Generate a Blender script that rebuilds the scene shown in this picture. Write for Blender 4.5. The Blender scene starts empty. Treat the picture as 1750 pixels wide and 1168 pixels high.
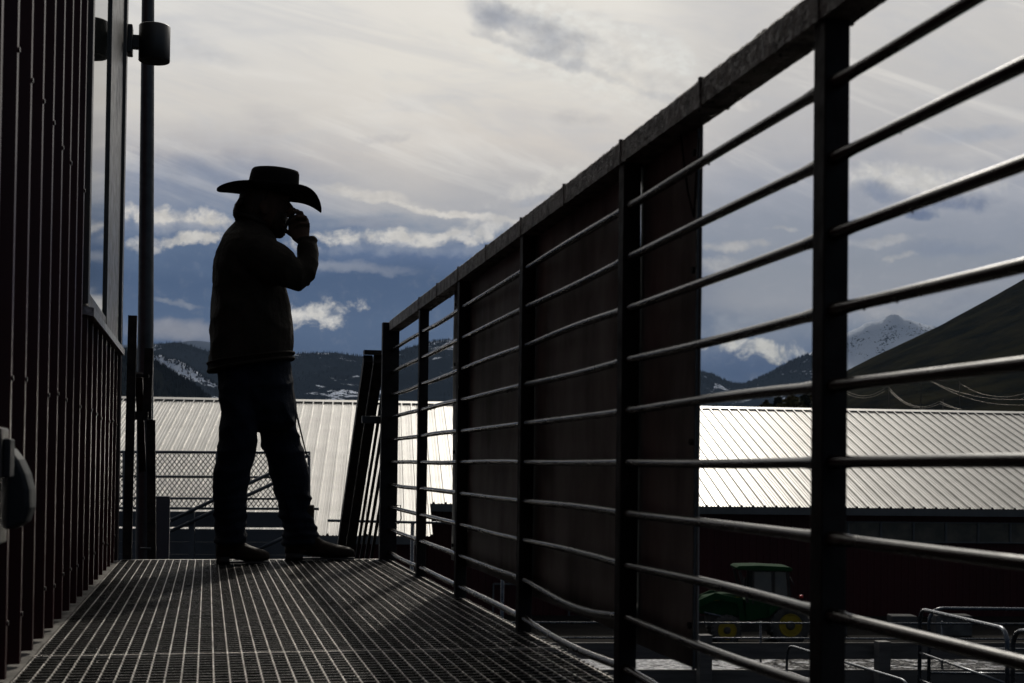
import bpy, bmesh, math, random
from mathutils import Vector, Matrix, Euler, noise as mnoise
random.seed(7)
S = bpy.context.scene
R = math.radians
# ------------------------------------------------------------------ camera
F = 2333.0            # focal length in photo pixels (photo 1750 wide)
TH = R(12.56)         # camera looks 12.56 deg right of the walkway axis (+Y)
ROLL = 0.0125
CX, HY = 875.0, 797.0
H = 0.451             # eye above the deck (deck top is z = 0)
FW = Vector((math.sin(TH), math.cos(TH), 0)); RT = Vector((math.cos(TH), -math.sin(TH), 0)); UP = Vector((0, 0, 1))
EYE = Vector((0, 0, H))
cam = bpy.data.cameras.new('camera'); co = bpy.data.objects.new('camera', cam); S.collection.objects.link(co)
cam.sensor_width = 36; cam.lens = 36 * F / 1750; cam.shift_y = (HY - 584) / 1750
cam.clip_start = 0.05; cam.clip_end = 60000
cr, sr = math.cos(ROLL), math.sin(ROLL)
PITCH = R(1.2); PY0 = HY - F * math.tan(PITCH); cam.shift_y = (PY0 - 584) / 1750
FP = FW * math.cos(PITCH) + UP * math.sin(PITCH); UQ = UP * math.cos(PITCH) - FW * math.sin(PITCH)
cR = RT * cr + UQ * sr; cU = UQ * cr - RT * sr      # camera right / up with roll
co.matrix_world = Matrix(((cR.x, cU.x, -FP.x, 0), (cR.y, cU.y, -FP.y, 0), (cR.z, cU.z, -FP.z, H), (0, 0, 0, 1)))
cam.dof.use_dof = True; cam.dof.focus_distance = 8.0; cam.dof.aperture_fstop = 9.0
S.camera = co
def ray(px, py): return FP + cR * ((px - CX) / F) + cU * ((PY0 - py) / F)
def ab(px, py):
    r = ray(px, py); return r.dot(RT) / r.dot(FW), r.z / r.dot(FW)
def on(px, py, Y=None, X=None, Z=None, D=None):
    r = ray(px, py)
    if Y is not None: t = Y / r.y
    elif X is not None: t = X / r.x
    elif Z is not None: t = (Z - H) / r.z
    else: t = D / r.dot(FW)
    return EYE + r * t
# ------------------------------------------------------------------ world and sun
SUN_EL, SUN_AZ = R(37), R(19)        # azimuth measured right of the walkway
w = bpy.data.worlds.new('World'); S.world = w; w.use_nodes = True
nt = w.node_tree; nt.nodes.clear()
class N:
    """tiny expression helper for node trees"""
    def __init__(s, t): s.t = t
    def new(s, kind, **kw):
        n = s.t.nodes.new(kind)
        for k, v in kw.items(): setattr(n, k, v)
        return n
    def put(s, sock, v):
        if isinstance(v, bpy.types.NodeSocket): s.t.links.new(v, sock)
        else: sock.default_value = v
    def m(s, op, a, b=0.0, c=0.0, clamp=False):
        n = s.new('ShaderNodeMath', operation=op); n.use_clamp = clamp
        s.put(n.inputs[0], a); s.put(n.inputs[1], b); s.put(n.inputs[2], c)
        return n.outputs[0]
    def add(s, a, b): return s.m('ADD', a, b)
    def sub(s, a, b): return s.m('SUBTRACT', a, b)
    def mul(s, a, b): return s.m('MULTIPLY', a, b)
    def div(s, a, b): return s.m('DIVIDE', a, b)
    def sm(s, x, lo, hi, a=0.0, b=1.0):
        n = s.new('ShaderNodeMapRange', interpolation_type='SMOOTHSTEP')
        s.put(n.inputs[0], x); s.put(n.inputs[1], lo); s.put(n.inputs[2], hi); s.put(n.inputs[3], a); s.put(n.inputs[4], b)
        return n.outputs[0]
    def mixc(s, f, a, b, mode='MIX'):
        n = s.new('ShaderNodeMix', data_type='RGBA', blend_type=mode); n.clamp_factor = True
        s.put(n.inputs[0], f); s.put(n.inputs[6], a); s.put(n.inputs[7], b)
        return n.outputs[2]
    def dot(s, a, v):
        n = s.new('ShaderNodeVectorMath', operation='DOT_PRODUCT'); s.put(n.inputs[0], a); s.put(n.inputs[1], v)
        return n.outputs['Value']
    def comb(s, x, y, z=0.0):
        n = s.new('ShaderNodeCombineXYZ'); s.put(n.inputs[0], x); s.put(n.inputs[1], y); s.put(n.inputs[2], z)
        return n.outputs[0]
    def noise(s, vec, scale, detail=4, rough=.55, dist=0.0, col=False):
        n = s.new('ShaderNodeTexNoise'); s.put(n.inputs['Vector'], vec); n.inputs['Scale'].default_value = scale
        n.inputs['Detail'].default_value = detail; n.inputs['Roughness'].default_value = rough; n.inputs['Distortion'].default_value = dist
        return n.outputs['Color' if col else 'Fac']
    def ramp(s, x, stops):
        n = s.new('ShaderNodeValToRGB'); s.put(n.inputs[0], x); e = n.color_ramp.elements
        while len(e) < len(stops): e.new(.5)
        for k, (p, c) in enumerate(stops): e[k].position = p; e[k].color = (*c, 1)
        return n.outputs[0]
def lin(c): return tuple(((v / 255) / 12.92 if v / 255 <= .04045 else ((v / 255 + .055) / 1.055) ** 2.4) for v in c)
def build_sky():
    n = N(nt)
    d = n.new('ShaderNodeTexCoord').outputs['Generated']
    df = n.dot(d, tuple(FW)); dr = n.dot(d, tuple(RT)); dz = n.dot(d, (0, 0, 1))
    dfs = n.m('MAXIMUM', df, 0.25)
    # direction coordinates in degrees-like units: U to the right, V upward; 1000 units = slope 1
    U = n.mul(n.div(dr, dfs), F); V = n.mul(n.div(dz, dfs), F)
    front = n.sm(df, .3, .5)
    P = n.comb(n.mul(U, .001), n.mul(V, .001))
    Ps = n.comb(n.mul(U, .0006), n.mul(V, .0022))            # stretched: streaky
    w1 = n.noise(Ps, 3.0, 6, .6); w2 = n.noise(Ps, 3.0, 6, .6)
    wa = n.sub(n.noise(P, 9.0, 6, .62), .5)
    wb = n.sub(n.noise(n.comb(n.add(n.mul(U, .001), 7.3), n.mul(V, .001)), 9.0, 6, .62), .5)
    Uw = n.add(U, n.mul(wa, 90)); Vw = n.add(V, n.mul(wb, 60))
    streak = n.noise(Ps, 5.0, 7, .6, .6)
    fine = n.noise(P, 40.0, 6, .65)
    puff = n.noise(P, 22.0, 7, .62, .3)
    puffc = n.sm(n.add(n.mul(puff, .88), n.mul(fine, .12)), .28, .72)
    shade = n.sm(n.noise(n.comb(n.mul(U, .001), n.mul(n.add(V, 6), .0015)), 30.0, 6, .6), .35, .65)
    # base gradient by elevation
    g = n.div(n.add(Vw, n.mul(n.sub(streak, .5), 110)), 850.0)
    def vy(y): return (HY - y) / 850.0
    left = n.ramp(g, [(0.0, lin((58, 74, 100))), (vy(640), lin((56, 74, 104))), (vy(560), lin((76, 95, 124))), (vy(480), lin((66, 86, 117))),
                      (vy(420), lin((88, 106, 134))), (vy(370), lin((128, 138, 158))), (vy(310), lin((152, 156, 168))), (vy(265), lin((184, 180, 180))),
                      (vy(190), lin((222, 216, 207))), (vy(60), lin((229, 225, 218))), (1.0, lin((231, 228, 222)))])
    right = n.ramp(g, [(0.0, lin((88, 100, 122))), (vy(640), lin((70, 86, 112))), (vy(600), lin((92, 106, 130))), (vy(550), lin((122, 130, 144))),
                       (vy(500), lin((152, 154, 160))), (vy(440), lin((146, 150, 158))), (vy(380), lin((150, 154, 164))), (vy(310), lin((166, 168, 176))),
                       (vy(240), lin((192, 189, 188))), (vy(90), lin((208, 204, 199))), (1.0, lin((214, 210, 205)))])
    mid = n.ramp(g, [(0.0, lin((58, 74, 100))), (vy(560), lin((76, 95, 124))), (vy(480), lin((66, 86, 117))),
                     (vy(425), lin((90, 108, 140))), (vy(395), lin((140, 148, 162))), (vy(360), lin((184, 182, 182))), (vy(250), lin((220, 212, 202))),
                     (vy(120), lin((236, 230, 219))), (1.0, lin((239, 234, 225)))])
    c = n.mixc(n.sm(Uw, -480, -180), left, mid)
    c = n.mixc(n.sm(Uw, 150, 420), c, right)
    # soft streak modulation of the upper layer
    up = n.sm(V, 420, 560)
    c = n.mixc(n.mul(n.mul(n.sm(streak, .48, .72), .30), up), c, (*lin((176, 180, 190)), 1))
    c = n.mixc(n.mul(n.mul(n.sm(w1, .52, .75), .35), up), c, (*lin((240, 236, 228)), 1))
    wr = n.noise(n.comb(n.add(n.mul(n.add(n.mul(U, .94), n.mul(V, -.34)), .00045), 3.1), n.mul(n.add(n.mul(V, .94), n.mul(U, .30)), .0034)), 3.2, 8, .62, .8)
    up2 = n.sm(V, 380, 520)
    soft = n.sm(n.noise(P, 9.0, 7, .5, .5), .3, .7)
    c = n.mixc(n.mul(n.mul(n.sm(wr, .50, .70), .55), up2), c, (*lin((243, 238, 229)), 1))
    c = n.mixc(n.mul(n.mul(n.sm(wr, .50, .32), .28), up2), c, (*lin((190, 190, 194)), 1))
    def blob(c, px, py, rx, ry, rot, col, op=1.0, lo=0.0, hi=.5, amt=.8, tex=None, topcut=None):
        """a cloud: ellipse in direction space, edge eaten by noise"""
        a_, b_ = ab(px, py); u0, v0 = a_ * F, b_ * F
        co_, si_ = math.cos(R(rot)), math.sin(R(rot))
        du = n.sub(Uw, u0); dv = n.sub(Vw, v0)
        x = n.div(n.add(n.mul(du, co_), n.mul(dv, si_)), rx); y = n.div(n.sub(n.mul(dv, co_), n.mul(du, si_)), ry)
        q = n.sub(1.0, n.add(n.mul(x, x), n.mul(y, y)))
        q = n.add(q, n.mul(n.sub(tex if tex is not None else puffc, .5), amt * (2.2 if tex is not None else 1.5)))
        k = n.mul(n.sm(q, lo - .3, hi + .55), op)
        lo_c = tuple(v * (.86 if col[0] > 170 else .93) for v in lin(col)); hi_c = tuple(min(.86, v * 1.06) for v in lin(col))
        return n.mixc(k, c, n.mixc(shade, (*lo_c, 1), (*hi_c, 1)))
    # big dark roll with bright rims, top centre
    c = blob(c, 1010, 95, 260, 85, -22, (234, 229, 220), .65, 0, 1.0, .6, streak)
    c = blob(c, 930, 20, 120, 26, -22, (238, 234, 226), .8, 0, 1.4, .7, soft)
    c = blob(c, 1110, 80, 110, 34, -26, (238, 234, 226), .8, 0, 1.4, .8, soft)
    c = blob(c, 850, 24, 85, 24, -16, (146, 151, 164), .8, .1, 1.5, .6, soft)
    c = blob(c, 930, 60, 105, 34, -26, (146, 150, 161), .8, .1, 1.5, .6, soft)
    c = blob(c, 1050, 104, 120, 28, -24, (152, 155, 164), .75, .1, 1.5, .6, soft)
    c = blob(c, 1000, 118, 230, 11, -20, (168, 170, 176), .7, 0, 1.3, .6, soft)
    c = blob(c, 900, 108, 260, 10, -18, (238, 233, 224), .6, 0, 1.3, .6, streak)
    c = blob(c, 990, 205, 55, 18, 0, (188, 184, 182), .5, 0, 1.0, .6)
    c = blob(c, 650, 240, 45, 9, 8, (186, 182, 182), .5, 0, 1.0, .8)
    # grey mass at left
    c = blob(c, 330, 90, 120, 22, -14, (186, 188, 194), .5, 0, 1.2, .8, streak)
    c = blob(c, 320, 300, 190, 42, 0, (126, 136, 158), .8, 0, 1.1, .7, streak)
    # wisps to the right of the hat
    c = blob(c, 640, 335, 120, 13, -10, (226, 219, 208), .8, .2, .9, 1.2, streak)
    c = blob(c, 770, 362, 170, 7, -7, (232, 225, 214), .9, .1, .7, .9, streak)
    c = blob(c, 930, 315, 95, 22, 22, (224, 219, 210), .85, .1, .9, 1.0)
    c = blob(c, 905, 345, 60, 10, 8, (160, 164, 174), .6, 0, .9, .9)
    c = blob(c, 640, 385, 90, 12, 0, (150, 152, 162), .6, 0, .8, .9)
    # cumulus line over the blue bank
    c = blob(c, 690, 408, 230, 17, 3, (222, 217, 208), .95, .25, .65, 1.0)
    c = blob(c, 820, 392, 75, 22, 10, (214, 210, 204), .9, .2, .65, 1.0)
    c = blob(c, 700, 428, 230, 12, 2, (142, 150, 166), .7, .1, .9, .9)
    c = blob(c, 600, 458, 140, 9, -2, (150, 154, 164), .7, 0, .9, .8, streak)
    c = blob(c, 300, 372, 150, 22, -2, (224, 218, 208), .95, .2, .6, .9)
    c = blob(c, 320, 392, 120, 11, 0, (146, 152, 166), .85, .1, .8, .9)
    c = blob(c, 325, 412, 80, 13, 8, (216, 211, 202), .95, .25, .65, 1.0)
    c = blob(c, 250, 418, 60, 16, 0, (206, 202, 196), .8, .2, .7, 1.0)
    # single bright cloud
    c = blob(c, 550, 539, 66, 27, 9, (222, 218, 210), 1.0, .15, .6, 1.2)
    # low pale sheet at left
    c = blob(c, 300, 567, 105, 22, -3, (146, 146, 152), .9, 0, .7, .4, streak)
    c = blob(c, 300, 523, 55, 5, -6, (140, 144, 152), .6, 0, .8, .8)
    # right hand side
    c = blob(c, 1240, 168, 75, 14, -8, (226, 220, 212), .6, 0, .9, .9)
    c = blob(c, 1560, 308, 165, 34, -6, (222, 218, 211), .95, .0, .7, .8)
    c = blob(c, 1515, 330, 65, 20, -12, (118, 128, 150), .8, .15, .85, .9)
    c = blob(c, 1640, 345, 80, 22, 4, (108, 118, 142), .9, .15, .85, .9)
    c = blob(c, 1572, 366, 36, 13, -12, (102, 114, 140), .9, .15, .85, .8)
    c = blob(c, 1650, 232, 120, 16, 6, (166, 172, 184), .6, 0, .9, .9, streak)
    c = blob(c, 1470, 410, 120, 10, 3, (186, 184, 182), .7, .1, .8, 1.0)
    c = blob(c, 1620, 425, 110, 18, 3, (122, 132, 152), .6, 0, .9, 1.0, streak)
    c = blob(c, 1530, 438, 40, 8, 4, (190, 187, 182), .7, .1, .8, 1.0)
    c = blob(c, 1250, 415, 75, 10, 2, (194, 190, 184), .75, .1, .8, 1.0)
    c = blob(c, 1230, 450, 60, 18, 4, (184, 182, 180), .7, .1, .8, 1.0)
    c = blob(c, 1330, 392, 30, 4, -6, (188, 186, 182), .6, .1, .8, 1.0)
    c = blob(c, 1240, 562, 75, 20, 12, (146, 150, 158), .7, .1, .8, 1.1)
    c = blob(c, 1350, 560, 80, 22, 6, (124, 132, 146), .6, 0, .8, 1.1)
    c = blob(c, 1290, 625, 110, 34, 0, (64, 82, 112), .85, 0, .9, .5)
    c = blob(c, 1285, 592, 82, 18, -2, (204, 202, 195), 1.0, .15, .6, 1.1)
    c = blob(c, 1332, 604, 50, 18, -18, (200, 198, 190), 1.0, .15, .6, 1.1)
    c = blob(c, 1500, 530, 90, 12, -2, (166, 165, 166), .7, .1, .9, 1.0)
    c = blob(c, 1650, 512, 80, 12, 16, (138, 142, 152), .6, .1, .9, 1.0)
    # fine grain of cloud detail everywhere in view
    c = n.mixc(n.mul(n.sm(fine, .5, .8), .07), c, (*lin((236, 232, 226)), 1))
    # out of view: brighter veil round the hidden sun, dark clear sky behind (Nishita)
    sky = n.new('ShaderNodeTexSky', sky_type='NISHITA'); sky.sun_disc = False
    sky.sun_elevation = SUN_EL; sky.sun_rotation = SUN_AZ; sky.altitude = 1800
    nk = n.new('ShaderNodeVectorMath', operation='SCALE'); n.put(nk.inputs[0], sky.outputs[0]); nk.inputs['Scale'].default_value = 0.05
    sd = Vector((math.sin(SUN_AZ) * math.cos(SUN_EL), math.cos(SUN_AZ) * math.cos(SUN_EL), math.sin(SUN_EL)))
    ds = n.dot(d, tuple(sd))
    back = n.mixc(n.sm(df, -.35, .55), nk.outputs[0], (.50, .48, .45, 1))
    back = n.mixc(.55, back, (.03, .035, .045, 1))
    c = n.mixc(front, back, c)
    c = n.mixc(n.sm(df, -.1, .45), n.mixc(n.sm(dz, .25, .85), n.mixc(.5, nk.outputs[0], (0.004, .005, .007, 1)), (.22, .225, .24, 1)), c)
    glow = n.add(n.mul(n.m('POWER', n.m('MAXIMUM', ds, 0.0), 70.0), 4.0), n.mul(n.m('POWER', n.m('MAXIMUM', ds, 0.0), 16.0), .9))
    glow = n.mul(glow, n.sm(n.add(dz, n.mul(n.sub(puff, .5), .04)), .34, .47))
    gl = n.new('ShaderNodeVectorMath', operation='SCALE'); gl.inputs[0].default_value = (1.0, .95, .86); n.put(gl.inputs['Scale'], glow)
    tot = n.new('ShaderNodeVectorMath', operation='ADD'); n.put(tot.inputs[0], c); n.put(tot.inputs[1], gl.outputs[0])
    bg = n.new('ShaderNodeBackground'); n.put(bg.inputs[0], tot.outputs[0]); bg.inputs[1].default_value = 1.04
    out = n.new('ShaderNodeOutputWorld'); nt.links.new(bg.outputs[0], out.inputs[0])
    return sd
SD = build_sky()
w.cycles.sampling_method = 'MANUAL'; w.cycles.sample_map_resolution = 512
sun = bpy.data.lights.new('sun', 'SUN'); sun.energy = 2.0; sun.angle = R(2.0); sun.color = (1, .93, .82)
so = bpy.data.objects.new('sun', sun); S.collection.objects.link(so); so.rotation_euler = SD.to_track_quat('Z', 'Y').to_euler()
S.view_settings.view_transform = 'Standard'; S.view_settings.look = 'None'; S.view_settings.exposure = 0; S.view_settings.gamma = 1
S.cycles.max_bounces = 6; S.cycles.volume_bounces = 0; S.cycles.use_denoising = True
S.cycles.sample_clamp_indirect = 4
# ------------------------------------------------------------------ helpers
def link(o): S.collection.objects.link(o); return o
def tag(o, label=None, cat=None, group=None, kind=None):
    if label: o['label'] = label
    if cat: o['category'] = cat
    if group: o['group'] = group
    if kind: o['kind'] = kind
    return o
def empty(name, loc, label, cat, group=None, rz=0.0):
    o = link(bpy.data.objects.new(name, None)); o.location = loc; o.rotation_euler.z = rz; o.empty_display_size = .2
    return tag(o, label, cat, group)
class MB:
    def __init__(s): s.bm = bmesh.new()
    def quadbox(s, P):      # eight corners: bottom ring 0-3, top ring 4-7
        v = [s.bm.verts.new(p) for p in P]
        for f in ((3, 2, 1, 0), (4, 5, 6, 7), (0, 1, 5, 4), (1, 2, 6, 5), (2, 3, 7, 6), (3, 0, 4, 7)): s.bm.faces.new([v[i] for i in f])
    def box(s, x0, x1, y0, y1, z0, z1):
        s.quadbox([(x0, y0, z0), (x1, y0, z0), (x1, y1, z0), (x0, y1, z0), (x0, y0, z1), (x1, y0, z1), (x1, y1, z1), (x0, y1, z1)])
        return s
    def bar(s, a, b, wd, ht, up=Vector((0, 0, 1))):   # rectangular bar from a to b
        a, b = Vector(a), Vector(b); d = (b - a).normalized()
        side = d.cross(up)
        if side.length < 1e-4: side = d.cross(Vector((0, 1, 0)))
        side.normalize(); u = side.cross(d)
        o = [(-1, -1), (1, -1), (1, 1), (-1, 1)]
        s.quadbox([a + side * wd / 2 * i + u * ht / 2 * j for i, j in o] + [b + side * wd / 2 * i + u * ht / 2 * j for i, j in o])
        return s
    def tube(s, pts, r, seg=8, cap=True):
        pts = [Vector(p) for p in pts]; rr = r if isinstance(r, (list, tuple)) else [r] * len(pts)
        rings = []; ref = None
        for i, p in enumerate(pts):
            d = (pts[min(i + 1, len(pts) - 1)] - pts[max(i - 1, 0)]).normalized()
            if ref is None:
                ref = d.cross(Vector((0, 0, 1)))
                if ref.length < .05: ref = d.cross(Vector((0, 1, 0)))
            sd_ = (ref - d * ref.dot(d)).normalized(); ref = sd_; u = d.cross(sd_)
            rings.append([s.bm.verts.new(p + (sd_ * math.cos(t) + u * math.sin(t)) * rr[i]) for t in [2 * math.pi * k / seg for k in range(seg)]])
        for a, b in zip(rings, rings[1:]):
            for k in range(seg):
                f = s.bm.faces.new((a[k], a[(k + 1) % seg], b[(k + 1) % seg], b[k])); f.smooth = True
        if cap: s.bm.faces.new(rings[0][::-1]); s.bm.faces.new(rings[-1])
        return s
    def rings(s, L, cap=True, smooth=True):      # list of equal-length loops
        vv = [[s.bm.verts.new(p) for p in ring] for ring in L]; n_ = len(vv[0])
        for a, b in zip(vv, vv[1:]):
            for k in range(n_):
                f = s.bm.faces.new((a[k], a[(k + 1) % n_], b[(k + 1) % n_], b[k])); f.smooth = smooth
        if cap: s.bm.faces.new(vv[0][::-1]); s.bm.faces.new(vv[-1])
        return s
    def grid(s, P, smooth=True):
        vv = [[s.bm.verts.new(p) for p in row] for row in P]
        for a, b in zip(vv, vv[1:]):
            for k in range(len(a) - 1):
                f = s.bm.faces.new((a[k], a[k + 1], b[k + 1], b[k])); f.smooth = smooth
        return s
    def quad(s, a, b, c, d): s.bm.faces.new([s.bm.verts.new(p) for p in (a, b, c, d)]); return s
    def build(s, name, mat, parent=None, bevel=0.0, normals=True):
        if normals: bmesh.ops.recalc_face_normals(s.bm, faces=s.bm.faces[:])
        me = bpy.data.meshes.new(name); s.bm.to_mesh(me); s.bm.free()
        o = link(bpy.data.objects.new(name, me))
        if mat: me.materials.append(mat)
        if parent is not None:
            o.parent = parent
            o.matrix_parent_inverse = Matrix.Identity(4)
        if bevel:
            m = o.modifiers.new('bevel', 'BEVEL'); m.width = bevel; m.segments = 2; m.limit_method = 'ANGLE'
        return o
def mat(name, col, rough=.6, metal=0.0, spec=.5, var=None, vscale=3.0, bump=0.0, bscale=40.0, coat=0.0, rvar=0.0, stretch=(1, 1, 1), detail=5):
    """procedural principled: colour varied by noise, roughness noise, bump"""
    m = bpy.data.materials.new(name); m.use_nodes = True; t = m.node_tree; n = N(t)
    b = t.nodes['Principled BSDF']
    tc = n.new('ShaderNodeTexCoord').outputs['Object']
    mp = n.new('ShaderNodeMapping'); mp.inputs['Scale'].default_value = stretch; n.put(mp.inputs[0], tc); v = mp.outputs[0]
    c = (*col, 1)
    if var:
        c = n.mixc(n.sm(n.noise(v, vscale, detail, .6), .35, .7), (*col, 1), (*var, 1))
    n.put(b.inputs['Base Color'], c)
    b.inputs['Metallic'].default_value = metal; b.inputs['Specular IOR Level'].default_value = spec
    b.inputs['Coat Weight'].default_value = coat; b.inputs['Coat Roughness'].default_value = .15
    if rvar: n.put(b.inputs['Roughness'], n.sm(n.noise(v, vscale * 2.3, 5, .6), .3, .7, rough - rvar, rough + rvar))
    else: b.inputs['Roughness'].default_value = rough
    if bump:
        bn = n.new('ShaderNodeBump'); bn.inputs['Strength'].default_value = bump; bn.inputs['Distance'].default_value = .01
        n.put(bn.inputs['Height'], n.noise(v, bscale, 6, .6)); n.put(b.inputs['Normal'], bn.outputs[0])
    return m
M = dict(
    siding=mat('red_siding', (.034, .0036, .005), .38, spec=.22, var=(.026, .0026, .0038), vscale=2, rvar=.05, bump=.03, bscale=6),
    trim=mat('dark_trim', (.03, .03, .03), .4, var=(.05, .045, .04), vscale=8, rvar=.08),
    redtrim=mat('red_trim', (.018, .002, .003), .35, var=(.012, .0015, .002), vscale=8),
    sill=mat('sill_metal', (.35, .36, .37), .35, .6, var=(.12, .12, .13), vscale=30, bump=.4, bscale=60),
    glass=mat('window_glass', (.012, .014, .014), .03, spec=1.0),
    black=mat('black_steel', (.007, .007, .008), .55, .0, spec=.2, var=(.03, .026, .022), vscale=14, rvar=.1, bump=.25, bscale=90),
    postm=mat('painted_steel', (.008, .008, .009), .6, .0, spec=.14, var=(.022, .02, .02), vscale=9, rvar=.1, bump=.15, bscale=70),
    dull=mat('dull_black_paint', (.007, .007, .007), .95, spec=.03, var=(.010, .009, .008), vscale=6),
    rod=mat('worn_steel_rod', (.009, .008, .007), .24, .0, spec=.62, var=(.022, .016, .012), vscale=10, rvar=.08, bump=.08, bscale=60, stretch=(1, .15, 1)),
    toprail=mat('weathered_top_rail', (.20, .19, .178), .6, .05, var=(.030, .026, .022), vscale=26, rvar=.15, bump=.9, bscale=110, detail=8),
    sheet=mat('weathered_sheet', (.36, .375, .375), .75, 0, spec=.15, var=(.15, .155, .152), vscale=3.2, rvar=.12, bump=.2, bscale=25, stretch=(1, 1.2, .5), detail=8),
    galv=mat('galvanised_steel', (.045, .053, .060), .5, .4, var=(.028, .034, .039), vscale=12, rvar=.1, bump=.1, bscale=60),
    grate=mat('grating_steel', (.33, .315, .295), .40, .75, var=(.11, .10, .092), vscale=7, rvar=.15, bump=.6, bscale=160),
    crossbar=mat('grating_cross_steel', (.026, .025, .024), .40, .9, spec=.2, var=(.006, .006, .0055), vscale=6, rvar=.15, bump=.5, bscale=120),
    concrete=mat('concrete_ledge', (.15, .14, .125), .9, var=(.06, .055, .048), vscale=14, bump=.8, bscale=80),
    roof=mat('roof_steel', (.205, .201, .194), .34, .9, var=(.165, .161, .155), vscale=.6, rvar=.03, bump=.02, bscale=2),
    fascia=mat('fascia_grey', (.055, .058, .062), .5, var=(.04, .042, .045), vscale=2),
    barnred=mat('barn_red', (.034, .003, .004), .6, spec=.2, var=(.024, .002, .003), vscale=.8, bump=.1, bscale=3, stretch=(1, 1, .2)),
    barnglass=mat('barn_window_glass', (.03, .035, .035), .12, spec=1.0, var=(.09, .08, .07), vscale=1.2, bump=.4, bscale=1.2),
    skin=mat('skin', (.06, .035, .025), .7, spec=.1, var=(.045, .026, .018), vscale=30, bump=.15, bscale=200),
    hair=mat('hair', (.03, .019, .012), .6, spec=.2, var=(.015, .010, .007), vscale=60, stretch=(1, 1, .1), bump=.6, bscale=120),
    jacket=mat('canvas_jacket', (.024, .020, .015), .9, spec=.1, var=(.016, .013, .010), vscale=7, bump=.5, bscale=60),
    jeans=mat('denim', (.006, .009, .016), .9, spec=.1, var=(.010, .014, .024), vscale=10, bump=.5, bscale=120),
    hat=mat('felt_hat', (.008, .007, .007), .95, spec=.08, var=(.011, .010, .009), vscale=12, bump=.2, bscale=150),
    band=mat('hat_band', (.03, .022, .015), .5),
    boot=mat('boot_leather', (.022, .014, .009), .7, spec=.15, var=(.014, .009, .006), vscale=18, rvar=.1, bump=.4, bscale=60),
    sole=mat('boot_sole', (.012, .010, .009), .7),
    phone=mat('phone_shell', (.008, .008, .009), .7, spec=.1),
    green=mat('tractor_green', (.004, .032, .010), .9, spec=.05, var=(.005, .022, .008), vscale=3),
    yellow=mat('tractor_yellow', (.21, .15, .008), .6, spec=.2, var=(.14, .10, .006), vscale=3),
    tyre=mat('tyre_rubber', (.018, .017, .016), .85, var=(.04, .035, .03), vscale=4, bump=.5, bscale=12),
    cabglass=mat('cab_glass', (.045, .055, .06), .1, spec=.8, var=(.07, .075, .075), vscale=1.5),
    wood=mat('weathered_wood', (.060, .056, .054), .75, var=(.030, .028, .028), vscale=3, bump=.7, bscale=22, stretch=(.2, 1, 3)),
    block=mat('dark_concrete', (.075, .075, .075), .9, spec=.1, var=(.04, .04, .04), vscale=3, bump=.4, bscale=12),
    pipe=mat('pen_pipe', (.06, .07, .085), .3, .7, var=(.03, .035, .045), vscale=6, rvar=.08),
    steelgrey=mat('blue_grey_steel', (.050, .058, .070), .5, .3, var=(.034, .04, .05), vscale=1.2, rvar=.1),
    lightcyl=mat('lamp_black', (.010, .010, .011), .45, var=(.018, .017, .016), vscale=20),
    greybox=mat('grey_plastic', (.020, .023, .028), .6, spec=.2, var=(.015, .018, .022), vscale=10, rvar=.05),
    wire=mat('aluminium_wire', (.20, .18, .15), .45, .7),
    polewood=mat('pole_wood', (.03, .024, .018), .8, var=(.02, .016, .012), vscale=2),
)
# ------------------------------------------------------------------ ground and terrain
GZ = -5.8
def ground_mat():
    m = bpy.data.materials.new('yard_dirt'); m.use_nodes = True; t = m.node_tree; n = N(t); b = t.nodes['Principled BSDF']
    v = n.new('ShaderNodeTexCoord').outputs['Object']
    c = n.mixc(n.sm(n.noise(v, .25, 8, .65), .35, .7), (.008, .0075, .007, 1), (.018, .0165, .015, 1))
    c = n.mixc(n.sm(n.noise(v, 3.0, 6, .6), .5, .75), c, (.005, .005, .005, 1))
    n.put(b.inputs['Base Color'], c); b.inputs['Roughness'].default_value = 1; b.inputs['Specular IOR Level'].default_value = .03
    bn = n.new('ShaderNodeBump'); bn.inputs['Strength'].default_value = .6; bn.inputs['Distance'].default_value = .06
    n.put(bn.inputs['Height'], n.noise(v, 4.0, 8, .65)); n.put(b.inputs['Normal'], bn.outputs[0]); return m
g = MB(); K = 24
def gline(k): return -9000 + 24000 * k / K
g.grid([[(x, y, GZ) for x in [-14000, -4000, -800, -150, -40, 0, 40, 100, 250, 800, 4000, 14000]] for y in [-3000, -400, -60, 0, 30, 60, 100, 200, 600, 2000, 5000, 14000]])
tag(g.build('ground', ground_mat()), kind='structure')
# gravel strip in the yard, sun glints painted as near-white patches in its colour
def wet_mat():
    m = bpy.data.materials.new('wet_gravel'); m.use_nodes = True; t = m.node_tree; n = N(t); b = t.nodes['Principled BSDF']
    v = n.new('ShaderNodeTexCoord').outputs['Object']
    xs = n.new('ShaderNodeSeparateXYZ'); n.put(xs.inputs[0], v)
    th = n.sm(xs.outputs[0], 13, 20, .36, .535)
    glint = n.sm(n.noise(v, 1.7, 5, .62), th, n.add(th, .03))
    c = n.mixc(glint, (.010, .009, .009, 1), (.85, .85, .87, 1))  # glints put into the base colour as near-white
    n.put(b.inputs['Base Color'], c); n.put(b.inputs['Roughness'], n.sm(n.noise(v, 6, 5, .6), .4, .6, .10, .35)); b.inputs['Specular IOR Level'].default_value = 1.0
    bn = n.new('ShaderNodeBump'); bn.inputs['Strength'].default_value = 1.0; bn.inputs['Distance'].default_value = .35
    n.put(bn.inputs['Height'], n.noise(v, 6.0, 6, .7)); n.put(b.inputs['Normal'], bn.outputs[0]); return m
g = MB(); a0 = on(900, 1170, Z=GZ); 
L = []
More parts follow.
